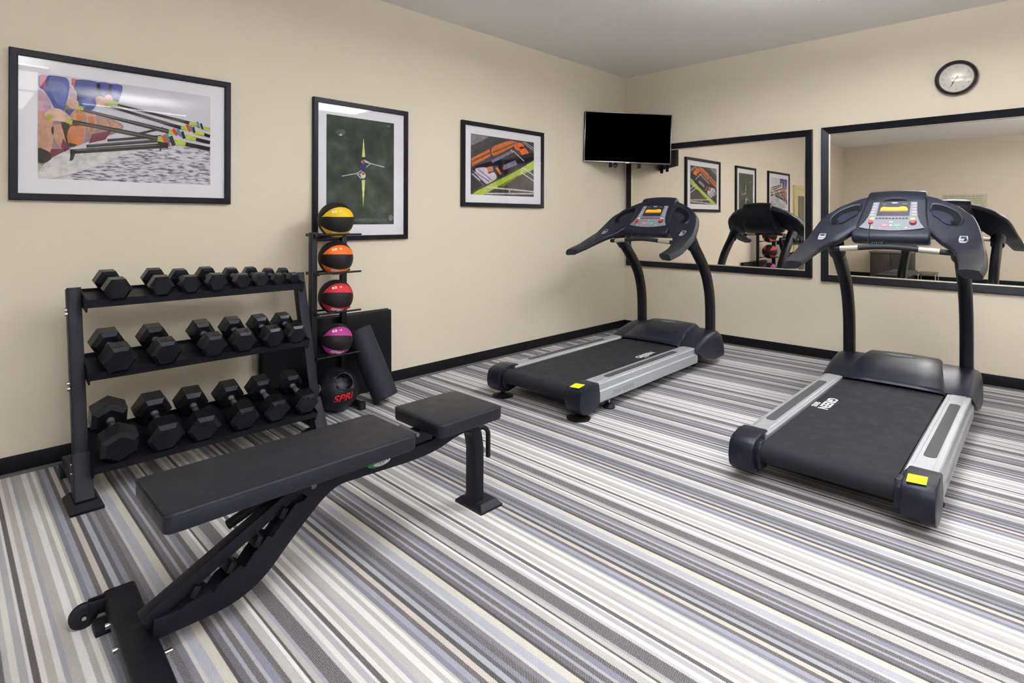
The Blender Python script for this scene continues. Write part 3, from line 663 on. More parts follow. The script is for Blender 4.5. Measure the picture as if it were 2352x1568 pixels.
    for k, (ox, oy, ix, iy) in enumerate(st):
        sgn = 1 if ox > 0 else (-1 if ox < 0 else 0)
        O = Vector((ox, oy, zp(oy))); I = Vector((ix, iy, zp(iy)))
        nn = ((nrm(oy)+nrm(iy))/2).normalized(); d = (O-I); L_ = d.length; dn_ = d.normalized(); th = thick(k)
        def S_(f, off, dn_=dn_, O=O, I=I, nn=nn):
            p = I.lerp(O, f); p = Vector((p.x, p.y, zp(p.y))); return p+nn*off
        rr = [S_(1, -.006), S_(.985, 0), S_(.8, .003), S_(.6, .004), S_(.4, .003), S_(.2, 0), S_(.04, -.003), S_(0, -.010), I-nn*th*.45-dn_*.002, I-nn*(th*.8)+dn_*.010, I.lerp(O, .3)-nn*th, I.lerp(O, .8)-nn*th, O-nn*th+dn_*.004, O-nn*th*.75+dn_*.014, O-nn*.03+dn_*.013, O-nn*.012+dn_*.006]
        rings.append(rr)
    e0 = 6
    ring_loft(b, rings[e0:N_-e0]); obj('console_arms', b, 'navy', T_, ang=50)
    for rg, sgn in ((rings[:e0+1], -1), (rings[N_-e0-1:], 1)):
        b = bmn()
        c0 = [sum(r, Vector())/len(r) for r in rg]
        rr = [[c+(p-c)*1.015 for p in r] for r, c in zip(rg, c0)]
        ring_loft(b, rr); obj('hand_grip', b, 'grip', T_, ang=50)
    # cup holders (shade and highlight painted on flat) and badges on the arms
    def surf(x_, y_, off=.0): return Vector((x_, y_, zp(y_)))+nrm(y_)*off
    for sx in (-1, 1):
        outl = [(.190, 1.590), (.225, 1.588), (.258, 1.578), (.29, 1.565), (.322, 1.546), (.345, 1.515), (.354, 1.482), (.340, 1.453), (.312, 1.450), (.285, 1.464), (.262, 1.488), (.228, 1.518), (.195, 1.542), (.184, 1.565)]
        sp = smooth_path([(p[0], p[1], 0) for p in outl+[outl[0]]], 4)[:-1]
        b = bmn(); n_ = len(sp)
        cxm = sum(p.x for p in sp)/n_; cym = sum(p.y for p in sp)/n_
        r0 = [surf(sx*(cxm+(p.x-cxm)*1.05), cym+(p.y-cym)*1.05, .0035) for p in sp]; r1 = [surf(sx*p.x, p.y, .0085) for p in sp]; r2 = [surf(sx*(cxm+(p.x-cxm)*.90), cym+(p.y-cym)*.90, .0065) for p in sp]
        ring_loft(b, [r0, r1, r2], cap=False); rim = obj('cup_holder_rim', b, 'navy', T_)
        b = bmn(); poly(b, [surf(sx*(cxm+(p.x-cxm)*.93), cym+(p.y-cym)*.93, .0062) for p in sp]); obj('recess_shade', b, 'cup_shade', rim)  # flat black sheet painting the shade of a deep recess
        b = bmn(); poly(b, [surf(sx*(cxm-.016+(p.x-cxm)*.66), cym-.016+(p.y-cym)*.66, .0095) for p in sp]); poly(b, [surf(sx*p[0], p[1], .0105) for p in ell(.316, 1.468, .022, .010, 18, rot=-.3)], 1)
        obj('lit_pocket_floor', b, ['navy2', 'cup_shade'], rim)  # lighter lower part and black spot paint highlight and shade into the pocket
        b = bmn()
        def bp(u, v, o=.0): return surf(sx*.366+u, 1.345+v, .0055+o)
        poly(b, [bp(-.018, .03), bp(.018, .03), bp(.022, -.006), bp(-.022, -.006)], 0); poly(b, [bp(-.013, .024, .001), bp(.013, .024, .001), bp(.013, .004, .001), bp(-.013, .004, .001)], 1)
        poly(b, [bp(-.022, -.011), bp(.022, -.011), bp(.012, -.038), bp(-.012, -.038)], 0)
        obj('pulse_badge', b, ['key_grey', 'navy_dark'], T_)
    # centre pod
    b = bmn(); rings = []
    base = [(1.715, 1.375, .160), (1.70, 1.415, .160), (1.668, 1.432, .158), (1.640, 1.424, .158), (1.590, 1.366, .166), (1.52, 1.288, .175), (1.46, 1.222, .190), (1.425, 1.184, .203), (1.395, 1.163, .208), (1.378, 1.138, .208), (1.385, 1.112, .205), (1.42, 1.098, .203), (1.54, 1.088, .195), (1.63, 1.16, .180), (1.69, 1.27, .165)]
    for f in (-1, -.985, -.93, -.6, -.2, .2, .6, .93, .985, 1):
        cr = 1-abs(f)**2; rr = []; ctr = Vector((0, 1.55, 1.25)); sh = 0.90 if abs(f) == 1 else (.97 if abs(f) > .98 else 1)
        for yy, zz, hw in base:
            add = .010*cr if zz > 1.40 else 0
            p = Vector((hw*f, ctr.y+(yy-ctr.y)*sh, ctr.z+(zz+add-ctr.z)*sh)); rr.append(p)
        rings.append(rr)
    ring_loft(b, rings); pod = obj('console_housing', b, 'navy', T_, ang=50)
    def pp(u, v, o=0):   # panel coordinates : u across (m), v down (m) from the panel top
        d = Vector((0, -.152, -.168)).normalized(); n = Vector((0, -.168, .152)).normalized()
        return Vector((u, 1.587, 1.362))+d*v+n*(.006+o)
    b = bmn()
    shp = [(-.118, .004), (-.04, .0), (.04, .0), (.118, .004), (.123, .07), (.132, .13), (.148, .18), (.172, .222), (.12, .236), (.06, .243), (0, .246), (-.06, .243), (-.12, .236), (-.172, .222), (-.148, .18), (-.132, .13), (-.123, .07)]
    ring_loft(b, [[pp(u, v, -.008) for u, v in shp], [pp(u, v, 0) for u, v in shp]]); pan = obj('control_panel', b, 'panel', T_)
    b = bmn(); poly(b, [pp(u, v, .001) for u, v in ((-.084, .002), (.084, .002), (.088, .125), (-.088, .125))], 0)
    prf = [(-.074, .078), (-.07, .055), (-.06, .045), (-.02, .05), (.02, .05), (.045, .043), (.062, .047), (.072, .06), (.076, .078)]
    poly(b, [pp(u, v, .0018) for u, v in prf], 1); poly(b, [pp(u, v, .0018) for u, v in ((-.074, .080), (.076, .080), (.074, .088), (-.072, .088))], 2)
    poly(b, [pp(*p, .0018) for p in ell(0, .012, .02, .006, 16)], 3)
    for u in (-.055, .055): poly(b, [pp(*p, .0018) for p in ((u-.013, .020), (u+.013, .020), (u+.013, .0225), (u-.013, .0225))], 3)
    obj('display', b, ['screen_blk', 'orange_lcd', 'lcd_dark', 'key_grey'], pan)
    def key(nm, u0, v0, hu, hv, m, o=.0012):
        b = bmn(); q = ((-hu, -hv), (hu, -hv), (hu, hv), (-hu, hv))
        ring_loft(b, [[pp(u0+u, v0+v, -.001) for u, v in q], [pp(u0+u, v0+v, o) for u, v in q]]); return obj(nm, b, m, pan)
    for k in range(10): key('number_key', -.083+.0178*k, .146, .0065, .0045, 'navy_dark')
    for s in (-1, 1):
        for k in range(5): key('program_key', s*(.104+.002*k), .018+.0245*k, .011, .005, 'key_grey')
        key('speed_key', s*.108, .148, .011, .007, 'key_yel')
    for u_, m_, w_ in ((-.035, 'pink', 'STOP'), (.032, 'green', 'START')):
        k_ = key(w_.lower()+'_key', u_, .204, .020, .008, m_)
        b = bmn(); text(b, w_, .009, lambda u, v, u_=u_: pp(u_+u, .204-v, .0018)); o_ = obj('lettering', b, 'white', pan)
    key('centre_key', -.001, .204, .007, .008, 'key_grey'); key('centre_key', -.003, .176, .010, .006, 'key_grey')
    for k, c in enumerate(('key_yel', 'key_grey', 'pink', 'key_grey', 'key_yel')): key('quick_key', -.10+.045*k, .222, .006, .003, c)
    for s, nm in ((-1, 'safety_key'), (1, 'emergency_stop')):
        b = bmn(); c0, c1 = pp(s*.112, .182, -.002), pp(s*.112, .182, .012)
        if s > 0: cyl(b, c0, pp(s*.112, .182, .003), .020, n=24, mi=1)
        cyl(b, c0, c1, .014, .012, n=20, mi=0); ob = obj(nm, b, ['red', 'navy_dark'], pan)
        if s < 0:
            b = bmn(); tube(b, smooth_path([pp(-.112, .190, .010), Vector((-.108, 1.385, 1.16)), Vector((-.107, 1.362, 1.125)), Vector((-.10, 1.355, 1.10)), Vector((-.085, 1.350, 1.088))], 5), .0022, n=6)
            for k in range(7): 
                q = [Vector((-.085+.010*k+.004*math.cos(a), 1.365+.020*math.cos(a), 1.088+.001*k+.022*math.sin(a))) for a in [R(a_) for a_ in range(0, 361, 30)]]
                tube(b, q, .0022, n=6)
            obj('safety_cord', b, 'navy_dark', pan)
    # book slot above panel
    b = bmn(); sl = [pp(u, v, .0015) for u, v in ((-.062, -.012), (-.058, -.022), (-.03, -.031), (0, -.034), (.03, -.031), (.058, -.022), (.062, -.012), (.03, -.015), (0, -.016), (-.03, -.015))]
    poly(b, [p+Vector((0, -.004, .006)) for p in sl]); obj('reading_ledge', b, 'navy_dark', pod)
    # handlebar with pulse pads
    hb = smooth_path([(-.322, 1.400, 1.058), (-.295, 1.352, 1.060), (-.2, 1.345, 1.068), (0, 1.345, 1.083), (.2, 1.345, 1.068), (.295, 1.352, 1.060), (.322, 1.400, 1.058)], 8)
    b = bmn(); tube(b, hb, .0165, n=14); hbo = obj('handlebar', b, 'grip', T_)
    for s in (-1, 1):
        b = bmn(); tube(b, [p for p in hb if .155 <= s*p.x <= .262], .0180, n=16); obj('pulse_pad', b, 'silver', hbo)
    for s in (-1, 1):
        b = bmn(); cyl(b, (s*.335, 1.53, 1.09), (s*.335, 1.60, 1.02), .055, .050, n=24); obj('post_collar', b, 'navy_dark', T_)
    return T_
treadmill(1.1365, -2.7571, 1.521, 'silver and black treadmill in the corner by the left wall', True, 1)
treadmill(2.8877, -2.7979, 1.2967, 'silver and black treadmill nearer the camera, at the right below the clock', False, -1)

# ------------------------------------------------------------------ dumbbell rack
RY0, RY1 = -5.135, -3.99
rk = thing('dumbbell_rack', 'black three tier steel dumbbell rack against the left wall', 'rack', (.4, (RY0+RY1)/2, 0))
oy = -(RY0+RY1)/2
for s, (a, c) in ((0, (RY0, RY0+.055)), (1, (RY1-.055, RY1))):
    ym = (a+c)/2+oy
    b = bmn(); pth = [(.345-.4-.03, ym, .915), (.525-.4-.03, ym, .29), (.555-.4-.03, ym, .155)]
    sweep(b, [Vector(p) for p in pth], rrect(.055, .055, .004, 2), up=(0, 1, 0)); up = obj('upright', b, 'paint_blk', rk)
    b = bmn(); sweep(b, [Vector((.548-.4-.04, ym, .19)), Vector((.63-.4-.02, ym, .015))], rrect(.07, .082, .005, 2), up=(0, 1, 0)); obj('lower_leg', b, 'paint_blk', rk)
    b = bmn(); z0 = [(.49, -.06, 0), (.70, -.06, 0), (.70, .06, 0), (.49, .06, 0)]
    ring_loft(b, [[(x_-.4, ym+y_, z_) for x_, y_, z_ in z0], [(x_-.4, ym+y_, .012) for x_, y_, z_ in z0], [(.515-.4, ym-.040, .036), (.675-.4, ym-.040, .036), (.675-.4, ym+.040, .036), (.515-.4, ym+.040, .036)]]); obj('foot_plate', b, 'blk_dark', rk)
    b = bmn(); boxx(b, .20-.4, .56-.4, ym-.026, ym+.026, .045, .10, bev=.003); obj('base_tube', b, 'paint_blk', rk)
    b = bmn(); boxx(b, .16-.4, .23-.4, ym-.036, ym+.036, 0, .055, bev=.004); obj('rubber_foot', b, 'rubber', rk)
    if s == 0:
        for z_, x_ in ((.822, .355), (.805, .365), (.50, .44), (.478, .45), (.165, .54), (.128, .55)):
            b = bmn(); cyl(b, (x_-.4, ym-.027, z_), (x_-.4, ym-.038, z_), .0095, n=10); obj('bolt', b, 'chrome', rk)
TRAYS = {'top': ((.46, .865), (.255, .893), .030), 'mid': ((.53, .543), (.315, .590), .028), 'low': ((.63, .150), (.35, .244), .024)}
for k, ((xf_, zf), (xb, zb), lip) in TRAYS.items():
    b = bmn(); d = Vector((xb-xf_, 0, zb-zf)).normalized(); n = Vector((-d.z, 0, d.x)); n = n if n.z > 0 else -n
    F0 = Vector((xf_-.4, 0, zf)); B0 = Vector((xb-.4, 0, zb))
    sec = [F0+n*.0, F0+n*.010, F0+n*.010-d*.003, F0-d*.003-n*lip, F0-n*lip, F0-n*.004, B0-n*.004, B0+n*.012-d*0, B0+n*.012-d*(-.003), B0+n*0]
    y0_, y1_ = RY0+.057+oy, RY1-.057+oy
    sec = [F0+n*.008-d*.004, F0+n*.008, F0, B0, B0+n*.012, B0+n*.012+d*.004, B0-n*.004+d*.004, F0-n*.004, F0-n*lip, F0-n*lip-d*.004]
    ring_loft(b, [[p+Vector((0, yy, 0)) for p in sec] for yy in (y0_, y1_)])
    tr = obj('shelf', b, 'paint_blk', rk, ang=20)
    for yy in (y0_, y1_-.005):
        b = bmn(); br = [F0+n*.012-d*.004, B0+n*.016, B0-n*.05, F0-n*(lip+.022)+d*.004]
        ring_loft(b, [[p+Vector((0, yy+e, 0)) for p in br] for e in (-.0005, .0055)]); obj('end_bracket', b, 'paint_blk', tr, ang=20)
# dumbbells : hexagonal heads, axis across the shelf
def dumbbell(af, hl, gap, spin=0):
    """af across flats, hl head length, gap between heads; local axis X, resting flat on z=0"""
    r = af/2/math.cos(R(30)); zc = r if spin else af/2; t = bpy.data.objects.new('hex_dumbbell', None); C.objects.link(t)
    for s in (-1, 1):
        b = bmn(); rings = []
        for f, k in ((0, .70), (.15, .985), (.18, 1), (.84, 1), (.87, .985), (1, .74)):
            xx = s*(gap/2+hl*f)
            rings.append([Vector((xx, r*k*math.cos(R(60*i+spin)), zc+r*k*math.sin(R(60*i+spin)))) for i in range(6)])
        ring_loft(b, rings); h_ = obj('hex_head', b, 'rubber_face', t, ang=12)
    b = bmn(); hr = min(.0165, af*.2)
    lathe(b, [(hr*1.15, -gap/2-.002), (hr*1.1, -gap/2+.012), (hr*.82, -gap/2+.02), (hr, -gap*.2), (hr*1.08, 0), (hr, gap*.2), (hr*.82, gap/2-.02), (hr*1.1, gap/2-.012), (hr*1.15, gap/2+.002)], (0, 0, zc), axis='X', n=16)
    obj('handle', b, 'handle', t); return t
def place(proto, used, xb, yy, tier, f, label, yaw=0, spin=0, af=.1):
    (xf_, zf), (xk, zk), _ = TRAYS[tier]
    if used:
        t = proto.copy(); C.objects.link(t)
        for ch in proto.children:
            c = ch.copy(); C.objects.link(c); c.parent = t
    else: t = proto
    d = Vector((xf_-xk, 0, zf-zk)); ang = math.atan2(-(zf-zk), xf_-xk)
    p = Vector((xk, 0, zk))+d*f
    Mx = Matrix.Translation((p.x, yy, p.z)) @ Matrix.Rotation(ang, 4, 'Y') @ Matrix.Translation((0, 0, .0006)) @ Matrix.Rotation(R(yaw), 4, 'Z')
    t.matrix_world = Mx; t.rotation_mode = 'XYZ'
    t['label'] = label; t['category'] = 'dumbbell'; t['group'] = {'top': 'dumbbells on the top shelf', 'mid': 'dumbbells on the middle shelf', 'low': 'dumbbells on the bottom shelf'}[tier]
    return t
ordw = ['leftmost', 'second from left', 'third from left', 'fourth from left', 'fifth from left', 'sixth from left', 'seventh from left', 'rightmost']
sizes = {'top': [(.100, .084, .092), (.097, .082, .088), (.088, .074, .090), (.090, .076, .090), (.080, .064, .092), (.078, .060, .092), (.066, .050, .092), (.064, .046, .092)],
 'mid': [(.124, .096, .10), (.120, .094, .10), (.114, .090, .10), (.112, .088, .10), (.108, .084, .10), (.104, .080, .10)],
 'low': [(.142, .106, .118), (.142, .102, .118), (.134, .100, .118), (.130, .096, .118), (.126, .094, .118), (.120, .090, .118)]}
ys = {'top': [-4.965, -4.775, -4.652, -4.524, -4.394, -4.292, -4.19, -4.103], 'mid': [-4.975, -4.785, -4.566, -4.412, -4.262, -4.128], 'low': [-4.985, -4.803, -4.632, -4.446, -4.278, -4.108]}
yw = {'top': [2, -3, 1, 0, 2, -1, 0, 1], 'mid': [3, 2, 0, -2, 1, 0], 'low': [0, 1, -1, 1, 1, 0]}
look = {'top': 'small black hex dumbbell', 'mid': 'medium black hex dumbbell', 'low': 'large black hex dumbbell'}
extra = {('top', 0): 'standing apart by the left post', ('top', 1): '', ('low', 0): ''}
for tier in ('top', 'mid', 'low'):
    protos = {}; n_ = len(ys[tier])
    for k, yy in enumerate(ys[tier]):
        key = sizes[tier][k]; used = key in protos
        if not used: protos[key] = dumbbell(*key, spin=30 if (tier, k) == ('low', 0) else 0)
        o_ = 'rightmost' if k == n_-1 else ordw[k]
        sh = {'top': 'top shelf', 'mid': 'middle shelf', 'low': 'bottom shelf'}[tier]
        place(protos[key], used, 0, yy, tier, {'top': .52, 'mid': .50, 'low': .47}[tier], '%s, %s on the %s' % (look[tier], o_, sh), yaw=yw[tier][k])

# ------------------------------------------------------------------ medicine ball rack and balls
br = thing('ball_rack', 'black upright steel rack holding four medicine balls beside the dumbbells', 'rack', (.22, -3.74, 0))
L0 = Vector((.22, -3.74, 0))
BALLS = [('yellow', 771, 505, .1145), ('orange', 771, 592, .1105), ('red', 771, 681, .1105), ('purple', 771, 780, .106)]
def bx_(b, x0, x1, y0, y1, z0, z1, bev=.003): boxx(b, x0-L0.x, x1-L0.x, y0-L0.y, y1-L0.y, z0, z1, bev=bev)
b = bmn(); bx_(b, .235, .285, -3.913, -3.877, .03, 1.160); obj('post', b, 'blk_dark', br)
b = bmn(); bx_(b, .100, .138, -3.628, -3.590, .03, 1.150); obj('post', b, 'blk_dark', br)
for yy in (-3.895, -3.606):
    b = bmn(); bx_(b, .098, .375, yy-.018, yy+.018, .012, .045); f_ = obj('base_foot', b, 'blk_dark', br)
    b = bmn(); bx_(b, .340, .378, yy-.021, yy+.021, 0, .05); obj('end_cap', b, 'rubber', f_); b = bmn(); bx_(b, .096, .125, yy-.021, yy+.021, 0, .05); obj('end_cap', b, 'rubber', f_)
b = bmn(); tube(b, [Vector((.12, -3.61, 1.135))-L0, Vector((.26, -3.89, 1.130))-L0], .020, n=8); obj('top_bar', b, 'blk_dark', br)
for nm, px, py, r in BALLS:
    c = on_x(px, py, .255); zr = c.z-r*.80
    dxr = r*.60+.006
    for s in (-1, 1):
        b = bmn(); tube(b, [Vector((c.x+s*dxr, -3.895, zr-.002))-L0, Vector((c.x+s*dxr, -3.595, zr-.002))-L0], .0065, n=10); obj('cradle_rod', b, 'blk_dark', br)
    b = bmn(); bx_(b, c.x-dxr-.004, c.x+dxr+.004, -3.903, -3.886, zr-.014, zr+.004, 0); obj('cross_bracket', b, 'blk_dark', br)
    b = bmn(); bx_(b, .120, c.x-dxr, -3.618, -3.602, zr-.012, zr+.003, 0); obj('cross_bracket', b, 'blk_dark', br)
def sph(c, r, th, ph):   # th longitude around the pole axis, ph latitude toward the pole
    return
def ball_mat(nm, r, off):
    m, nt, b = nodes('medicine_ball_'+nm); L = nt.links.new; b.inputs['Roughness'].default_value = .58; b.inputs['Specular IOR Level'].default_value = .35
    col = {'yellow': (222, 186, 22), 'orange': (238, 108, 24), 'red': (196, 40, 48), 'purple': (168, 52, 134)}[nm]
    tc = nt.nodes.new('ShaderNodeTexCoord'); sx = nt.nodes.new('ShaderNodeSeparateXYZ'); L(tc.outputs['Object'], sx.inputs[0])
    def mth(op, *a):
        n = nt.nodes.new('ShaderNodeMath'); n.operation = op
        for i, v in enumerate(a):
            if isinstance(v, (int, float)): n.inputs[i].default_value = v
            else: L(v, n.inputs[i])
        return n.outputs[0]
    lon = mth('ARCTAN2', sx.outputs[2], sx.outputs[1]); lat = mth('ABSOLUTE', mth('ARCSINE', mth('DIVIDE', sx.outputs[0], r)))
    d = mth('PINGPONG', mth('ADD', lon, math.pi*2-R(off)), math.pi/4)
    hw = mth('MULTIPLY', mth('SUBTRACT', 1.0, mth('POWER', mth('DIVIDE', lat, R(70)), 3.0)), R(18))
    fac = mth('LESS_THAN', d, hw)
    mx = nt.nodes.new('ShaderNodeMix'); mx.data_type = 'RGBA'; L(fac, mx.inputs[0])
    mx.inputs[6].default_value = (*lin((20, 20, 24)), 1); mx.inputs[7].default_value = (*lin(col), 1); L(mx.outputs[2], b.inputs['Base Color'])
    n = nt.nodes.new('ShaderNodeTexNoise'); n.inputs['Scale'].default_value = 420; L(tc.outputs['Object'], n.inputs['Vector'])
    groove = mth('LESS_THAN', mth('ABSOLUTE', mth('SUBTRACT', d, mth('ADD', hw, .03))), .025)
    bp = nt.nodes.new('ShaderNodeBump'); bp.inputs['Strength'].default_value = .35; bp.inputs['Distance'].default_value = .002
    L(mth('SUBTRACT', n.outputs['Fac'], groove), bp.inputs['Height']); L(bp.outputs[0], b.inputs['Normal']); return m
LAB = {'yellow': 'yellow and black medicine ball on top of the upright rack', 'orange': 'orange and black medicine ball, second from the top of the rack', 'red': 'red and black medicine ball in the middle of the upright rack', 'purple': 'purple and black medicine ball just above the slam ball'}
OFF = {'yellow': 28, 'orange': 33, 'red': 38, 'purple': 42}
for nm, px, py, r in BALLS:
    c = on_x(px, py, .255)
    t = thing('medicine_ball', LAB[nm], 'ball', c, 0, 'medicine balls on the upright rack')
    # local frame : pole axis P roughly across the view, U up, Fv toward the camera
    Fv = (CAM-c).normalized(); P_ = Vector((RV[0], RV[1], 0))
    P_ = (P_*-.80+Fv*.58).normalized(); Uz = (Vector((0, 0, 1))-P_*P_.z).normalized(); Fw = Uz.cross(P_) ; Fw = Fw if Fw.dot(Fv) > 0 else -Fw
    def pt(lon, lat, rr=r): return P_*math.sin(lat)*rr+(Fw*math.cos(lon)+Uz*math.sin(lon))*math.cos(lat)*rr
    b = bmn(); bmesh.ops.create_uvsphere(b, u_segments=72, v_segments=44, radius=r)
    bo = obj('ball_shell', b, ball_mat(nm, r, OFF[nm]), t, ang=80)
    bo.rotation_euler = Matrix((P_, Fw, Uz)).transposed().to_euler()
    # lettering, wrapped on the sphere
    def wrap(lon0, lat0):
        def fn(u, v): return pt(R(lon0)+v/r, R(lat0)-u/(r*math.cos(R(lat0))), r+.0012)
        return fn
    b = bmn()
    text(b, 'SPRI', .036, wrap(OFF[nm]-90+6, 12), bold=.0012, shear=.3, mi=0, sx=1.15, sub=.008)
    fn = wrap(OFF[nm]+2, 20)
    poly(b, [fn(u, v) for u, v in ((-.024, -.009), (-.008, -.009), (.004, -.009), (.004, .009), (-.008, .009), (-.024, .009))], 0)
    text(b, 'LB', .017, wrap(OFF[nm]+2, 5), bold=.0004, mi=0, sub=.008)
    fn2 = wrap(OFF[nm]+2, -8); poly(b, [pt(R(OFF[nm]+2)+v/r, R(20)-u/r, r+.0018) for u, v in ell(-.010, 0, .006, .0045, 12)], 1)
    obj('lettering', b, ['white', 'ball_'+nm], t, ang=80)
# slam ball with hand recess
sc_ = on_x(773, 888, .27); sr = .138; sc_ = Vector((.27, sc_.y, sr+.0035))
t = thing('slam_ball', 'black dual grip ball with hollow hand hole and red lettering, below the rack', 'ball', sc_)
b = bmn(); bmesh.ops.create_uvsphere(b, u_segments=64, v_segments=40, radius=sr)
hd = ray(784, 873).normalized(); 
def hit_sphere(px, py, rr=sr):
    d = ray(px, py).normalized(); oc = CAM-(sc_); B_ = oc.dot(d); c_ = oc.dot(oc)-rr*rr; q = B_*B_-c_
    return CAM+d*(-B_-math.sqrt(max(q, 0)))-sc_
hc_ = hit_sphere(793, 874).normalized()
ha = hc_.cross(Vector((0, 0, 1))).normalized(); hb_ = ha.cross(hc_)
rh = .056
for v in b.verts:
    n = v.co.normalized(); d_ = n.dot(hc_)
    if d_ > 0:
        rho = (n-hc_*d_).length*sr
        if rho < rh: v.co = v.co-hc_*(.052*min(1, (rh-rho)/.010))
        elif rho < rh+.010: v.co = v.co*(1+.020*(1-(rho-rh)/.010))
obj('ball_shell', b, 'slam', t, ang=60)
b = bmn(); 
ringp = [(hc_*math.sqrt(max(sr*sr-rh*rh, 0))+(ha*math.cos(a)+hb_*math.sin(a))*rh).normalized()*(sr+.0005) for a in [2*math.pi*k/40 for k in range(41)]]
tube(b, ringp, .0035, n=8); obj('hole_rim', b, 'slam', t)
lc = hit_sphere(789, 914).normalized(); la = Vector((0, 0, 1)).cross(lc).normalized(); lb = lc.cross(la)
b = bmn(); text(b, 'SPRI', .064, lambda u, v: (lc*sr+la*u+lb*(v+u*.10)).normalized()*(sr+.0012), bold=.0014, shear=.25, sx=1.15, sub=.010); obj('lettering', b, 'text_red', t, ang=80)
lc = hit_sphere(731, 893).normalized(); la = Vector((0, 0, 1)).cross(lc).normalized(); lb = lc.cross(la)
b = bmn(); 
ring_loft(b, [[(lc*sr+la*u+lb*v).normalized()*(sr+.0014) for u, v in ell(0, 0, a_, b_, 24)] for a_, b_ in ((.024, .026), (.017, .019))], cap=False)
poly(b, [(lc*sr+la*u+lb*v).normalized()*(sr+.0014) for u, v in ell(0, 0, .010, .012, 16)]); obj('round_logo', b, 'key_grey', t, ang=80)

# ------------------------------------------------------------------ exercise mat and foam roller
t = thing('exercise_mat', 'black folded exercise mat leaning on the wall behind the ball rack', 'mat', (.045, -3.665, 0))
b = bmn(); box(b, (-.010, 0, .292), (.026, .95, .575), bev=.010, seg=3); obj('rear_panel', b, 'matvinyl', t)
b = bmn(); box(b, (.020, .005, .290), (.026, .945, .570), bev=.010, seg=3); obj('front_panel', b, 'matvinyl', t)
t.rotation_euler = (0, R(-.6), 0); t.location = (.046, -3.665, 0.001)
p0 = Vector((.375, -3.430, 0)); p1 = Vector((.160, -3.535, .485)); ax_ = (p1-p0).normalized()
t = thing('foam_roller', 'dark grey foam roller leaning against the black mat', 'foam roller', p0)
b = bmn(); rr_ = .086; s_ = ax_.orthogonal().normalized(); lowest = rr_*math.sqrt(1-ax_.z**2)
up_ = Vector((0, 0, lowest+.002)); n_ = 48; sd = ax_.cross(s_)
ring_loft(b, [[up_+ax_*l+(s_*math.cos(2*math.pi*k/n_)+sd*math.sin(2*math.pi*k/n_))*r_ for k in range(n_)] for l, r_ in ((0, rr_-.006), (.004, rr_), (.49, rr_), (.495, rr_-.005))])
obj('roller_body', b, 'foam', t, ang=40)

# ------------------------------------------------------------------ adjustable bench
BX = 1.811
bn = thing('weight_bench', 'black adjustable weight bench lying flat in the foreground', 'bench', (BX, -4.55, 0), R(0))
BO = Vector((BX, -4.55, 0))
def bp_(x, y, z): return Vector((x, y, z))-BO
def pad(y0, y1, z0, z1, name, rz):
    b = bmn(); w_ = .318; l_ = y1-y0; rings = []
    for z_, ins in ((z0, .010), (z0+.004, .003), (z0+.012, 0), (z1-.008, 0), (z1-.002, .004), (z1, .010)):
        rings.append([Vector((BX+p[0]*(1-2*ins/w_), (y0+y1)/2+p[1]*(1-2*ins/l_), z_))-BO for p in rrect(w_, l_, .022, 6)])
    ring_loft(b, rings); o = obj(name, b, 'vinyl', bn, ang=35)
    b = bmn(); pts_ = [Vector((BX+p[0]*.985, (y0+y1)/2+p[1]*(1-.006/l_*1.0), z1-.005))-BO for p in rrect(w_*1.008, l_+.0015, .022, 6)]
    pts_ = [Vector((BX+p[0], (y0+y1)/2+p[1], z1-.0055))-BO for p in rrect(w_+.0005, l_+.0005, .022, 6)]
    tube(b, pts_+[pts_[0]], .0022, n=6); obj('piping', b, 'vinyl', o)
    return o
pad(-5.138, -4.327, .408, .4655, 'backrest_pad', 0)
pad(-4.222, -3.892, .412, .4675, 'seat_pad', 0)
b = bmn(); boxx(b, -.035, .035, -4.95+4.55, -4.36+4.55, .396, .409, bev=.002); obj('pad_plate', b, 'blk_dark', bn)
b = bmn(); boxx(b, -.055, .055, -4.17+4.55, -3.95+4.55, .400, .413, bev=.002); obj('pad_plate', b, 'blk_dark', bn)
# main spine
sp = [(-5.13, .098), (-5.02, .096), (-4.94, .099), (-4.885, .113), (-4.83, .145), (-4.765, .207), (-4.70, .266), (-4.635, .318), (-4.57, .345), (-4.48, .345)]
pth = smooth_path([bp_(BX, y_, z_) for y_, z_ in sp], 5)
b = bmn(); sweep(b, pth, rrect(.062, .060, .006, 2), up=(1, 0, 0)); obj('spine', b, 'paint_blk', bn, ang=35)
pth = smooth_path([bp_(BX, -4.56, .346), bp_(BX, -4.40, .339), bp_(BX, -4.25, .334), bp_(BX, -4.14, .342), bp_(BX, -4.04, .366), bp_(BX, -3.972, .368), bp_(BX, -3.925, .330), bp_(BX, -3.908, .255)], 5)+[bp_(BX, -3.908, .015)]
b = bmn(); sweep(b, pth, rrect(.064, .052, .006, 2), up=(1, 0, 0)); fl = obj('front_leg', b, 'paint_blk', bn, ang=35)
b = bmn(); q_ = [(-.086, -.062), (.086, -.062), (.086, .062), (-.086, .062)]
ring_loft(b, [[bp_(BX+x_, -3.885+y_, 0) for x_, y_ in q_], [bp_(BX+x_, -3.885+y_, .010) for x_, y_ in q_], [bp_(BX+x_*.72, -3.885+y_*.72, .030) for x_, y_ in q_]]); obj('foot_plate', b, 'rubber', bn)
b = bmn(); tube(b, round_path([bp_(BX+.01, -3.93, .335), bp_(BX+.01, -3.865, .335), bp_(BX+.01, -3.838, .31), bp_(BX+.01, -3.838, .195)], .03), .0105, n=12); obj('lift_handle', b, 'rubber', bn)
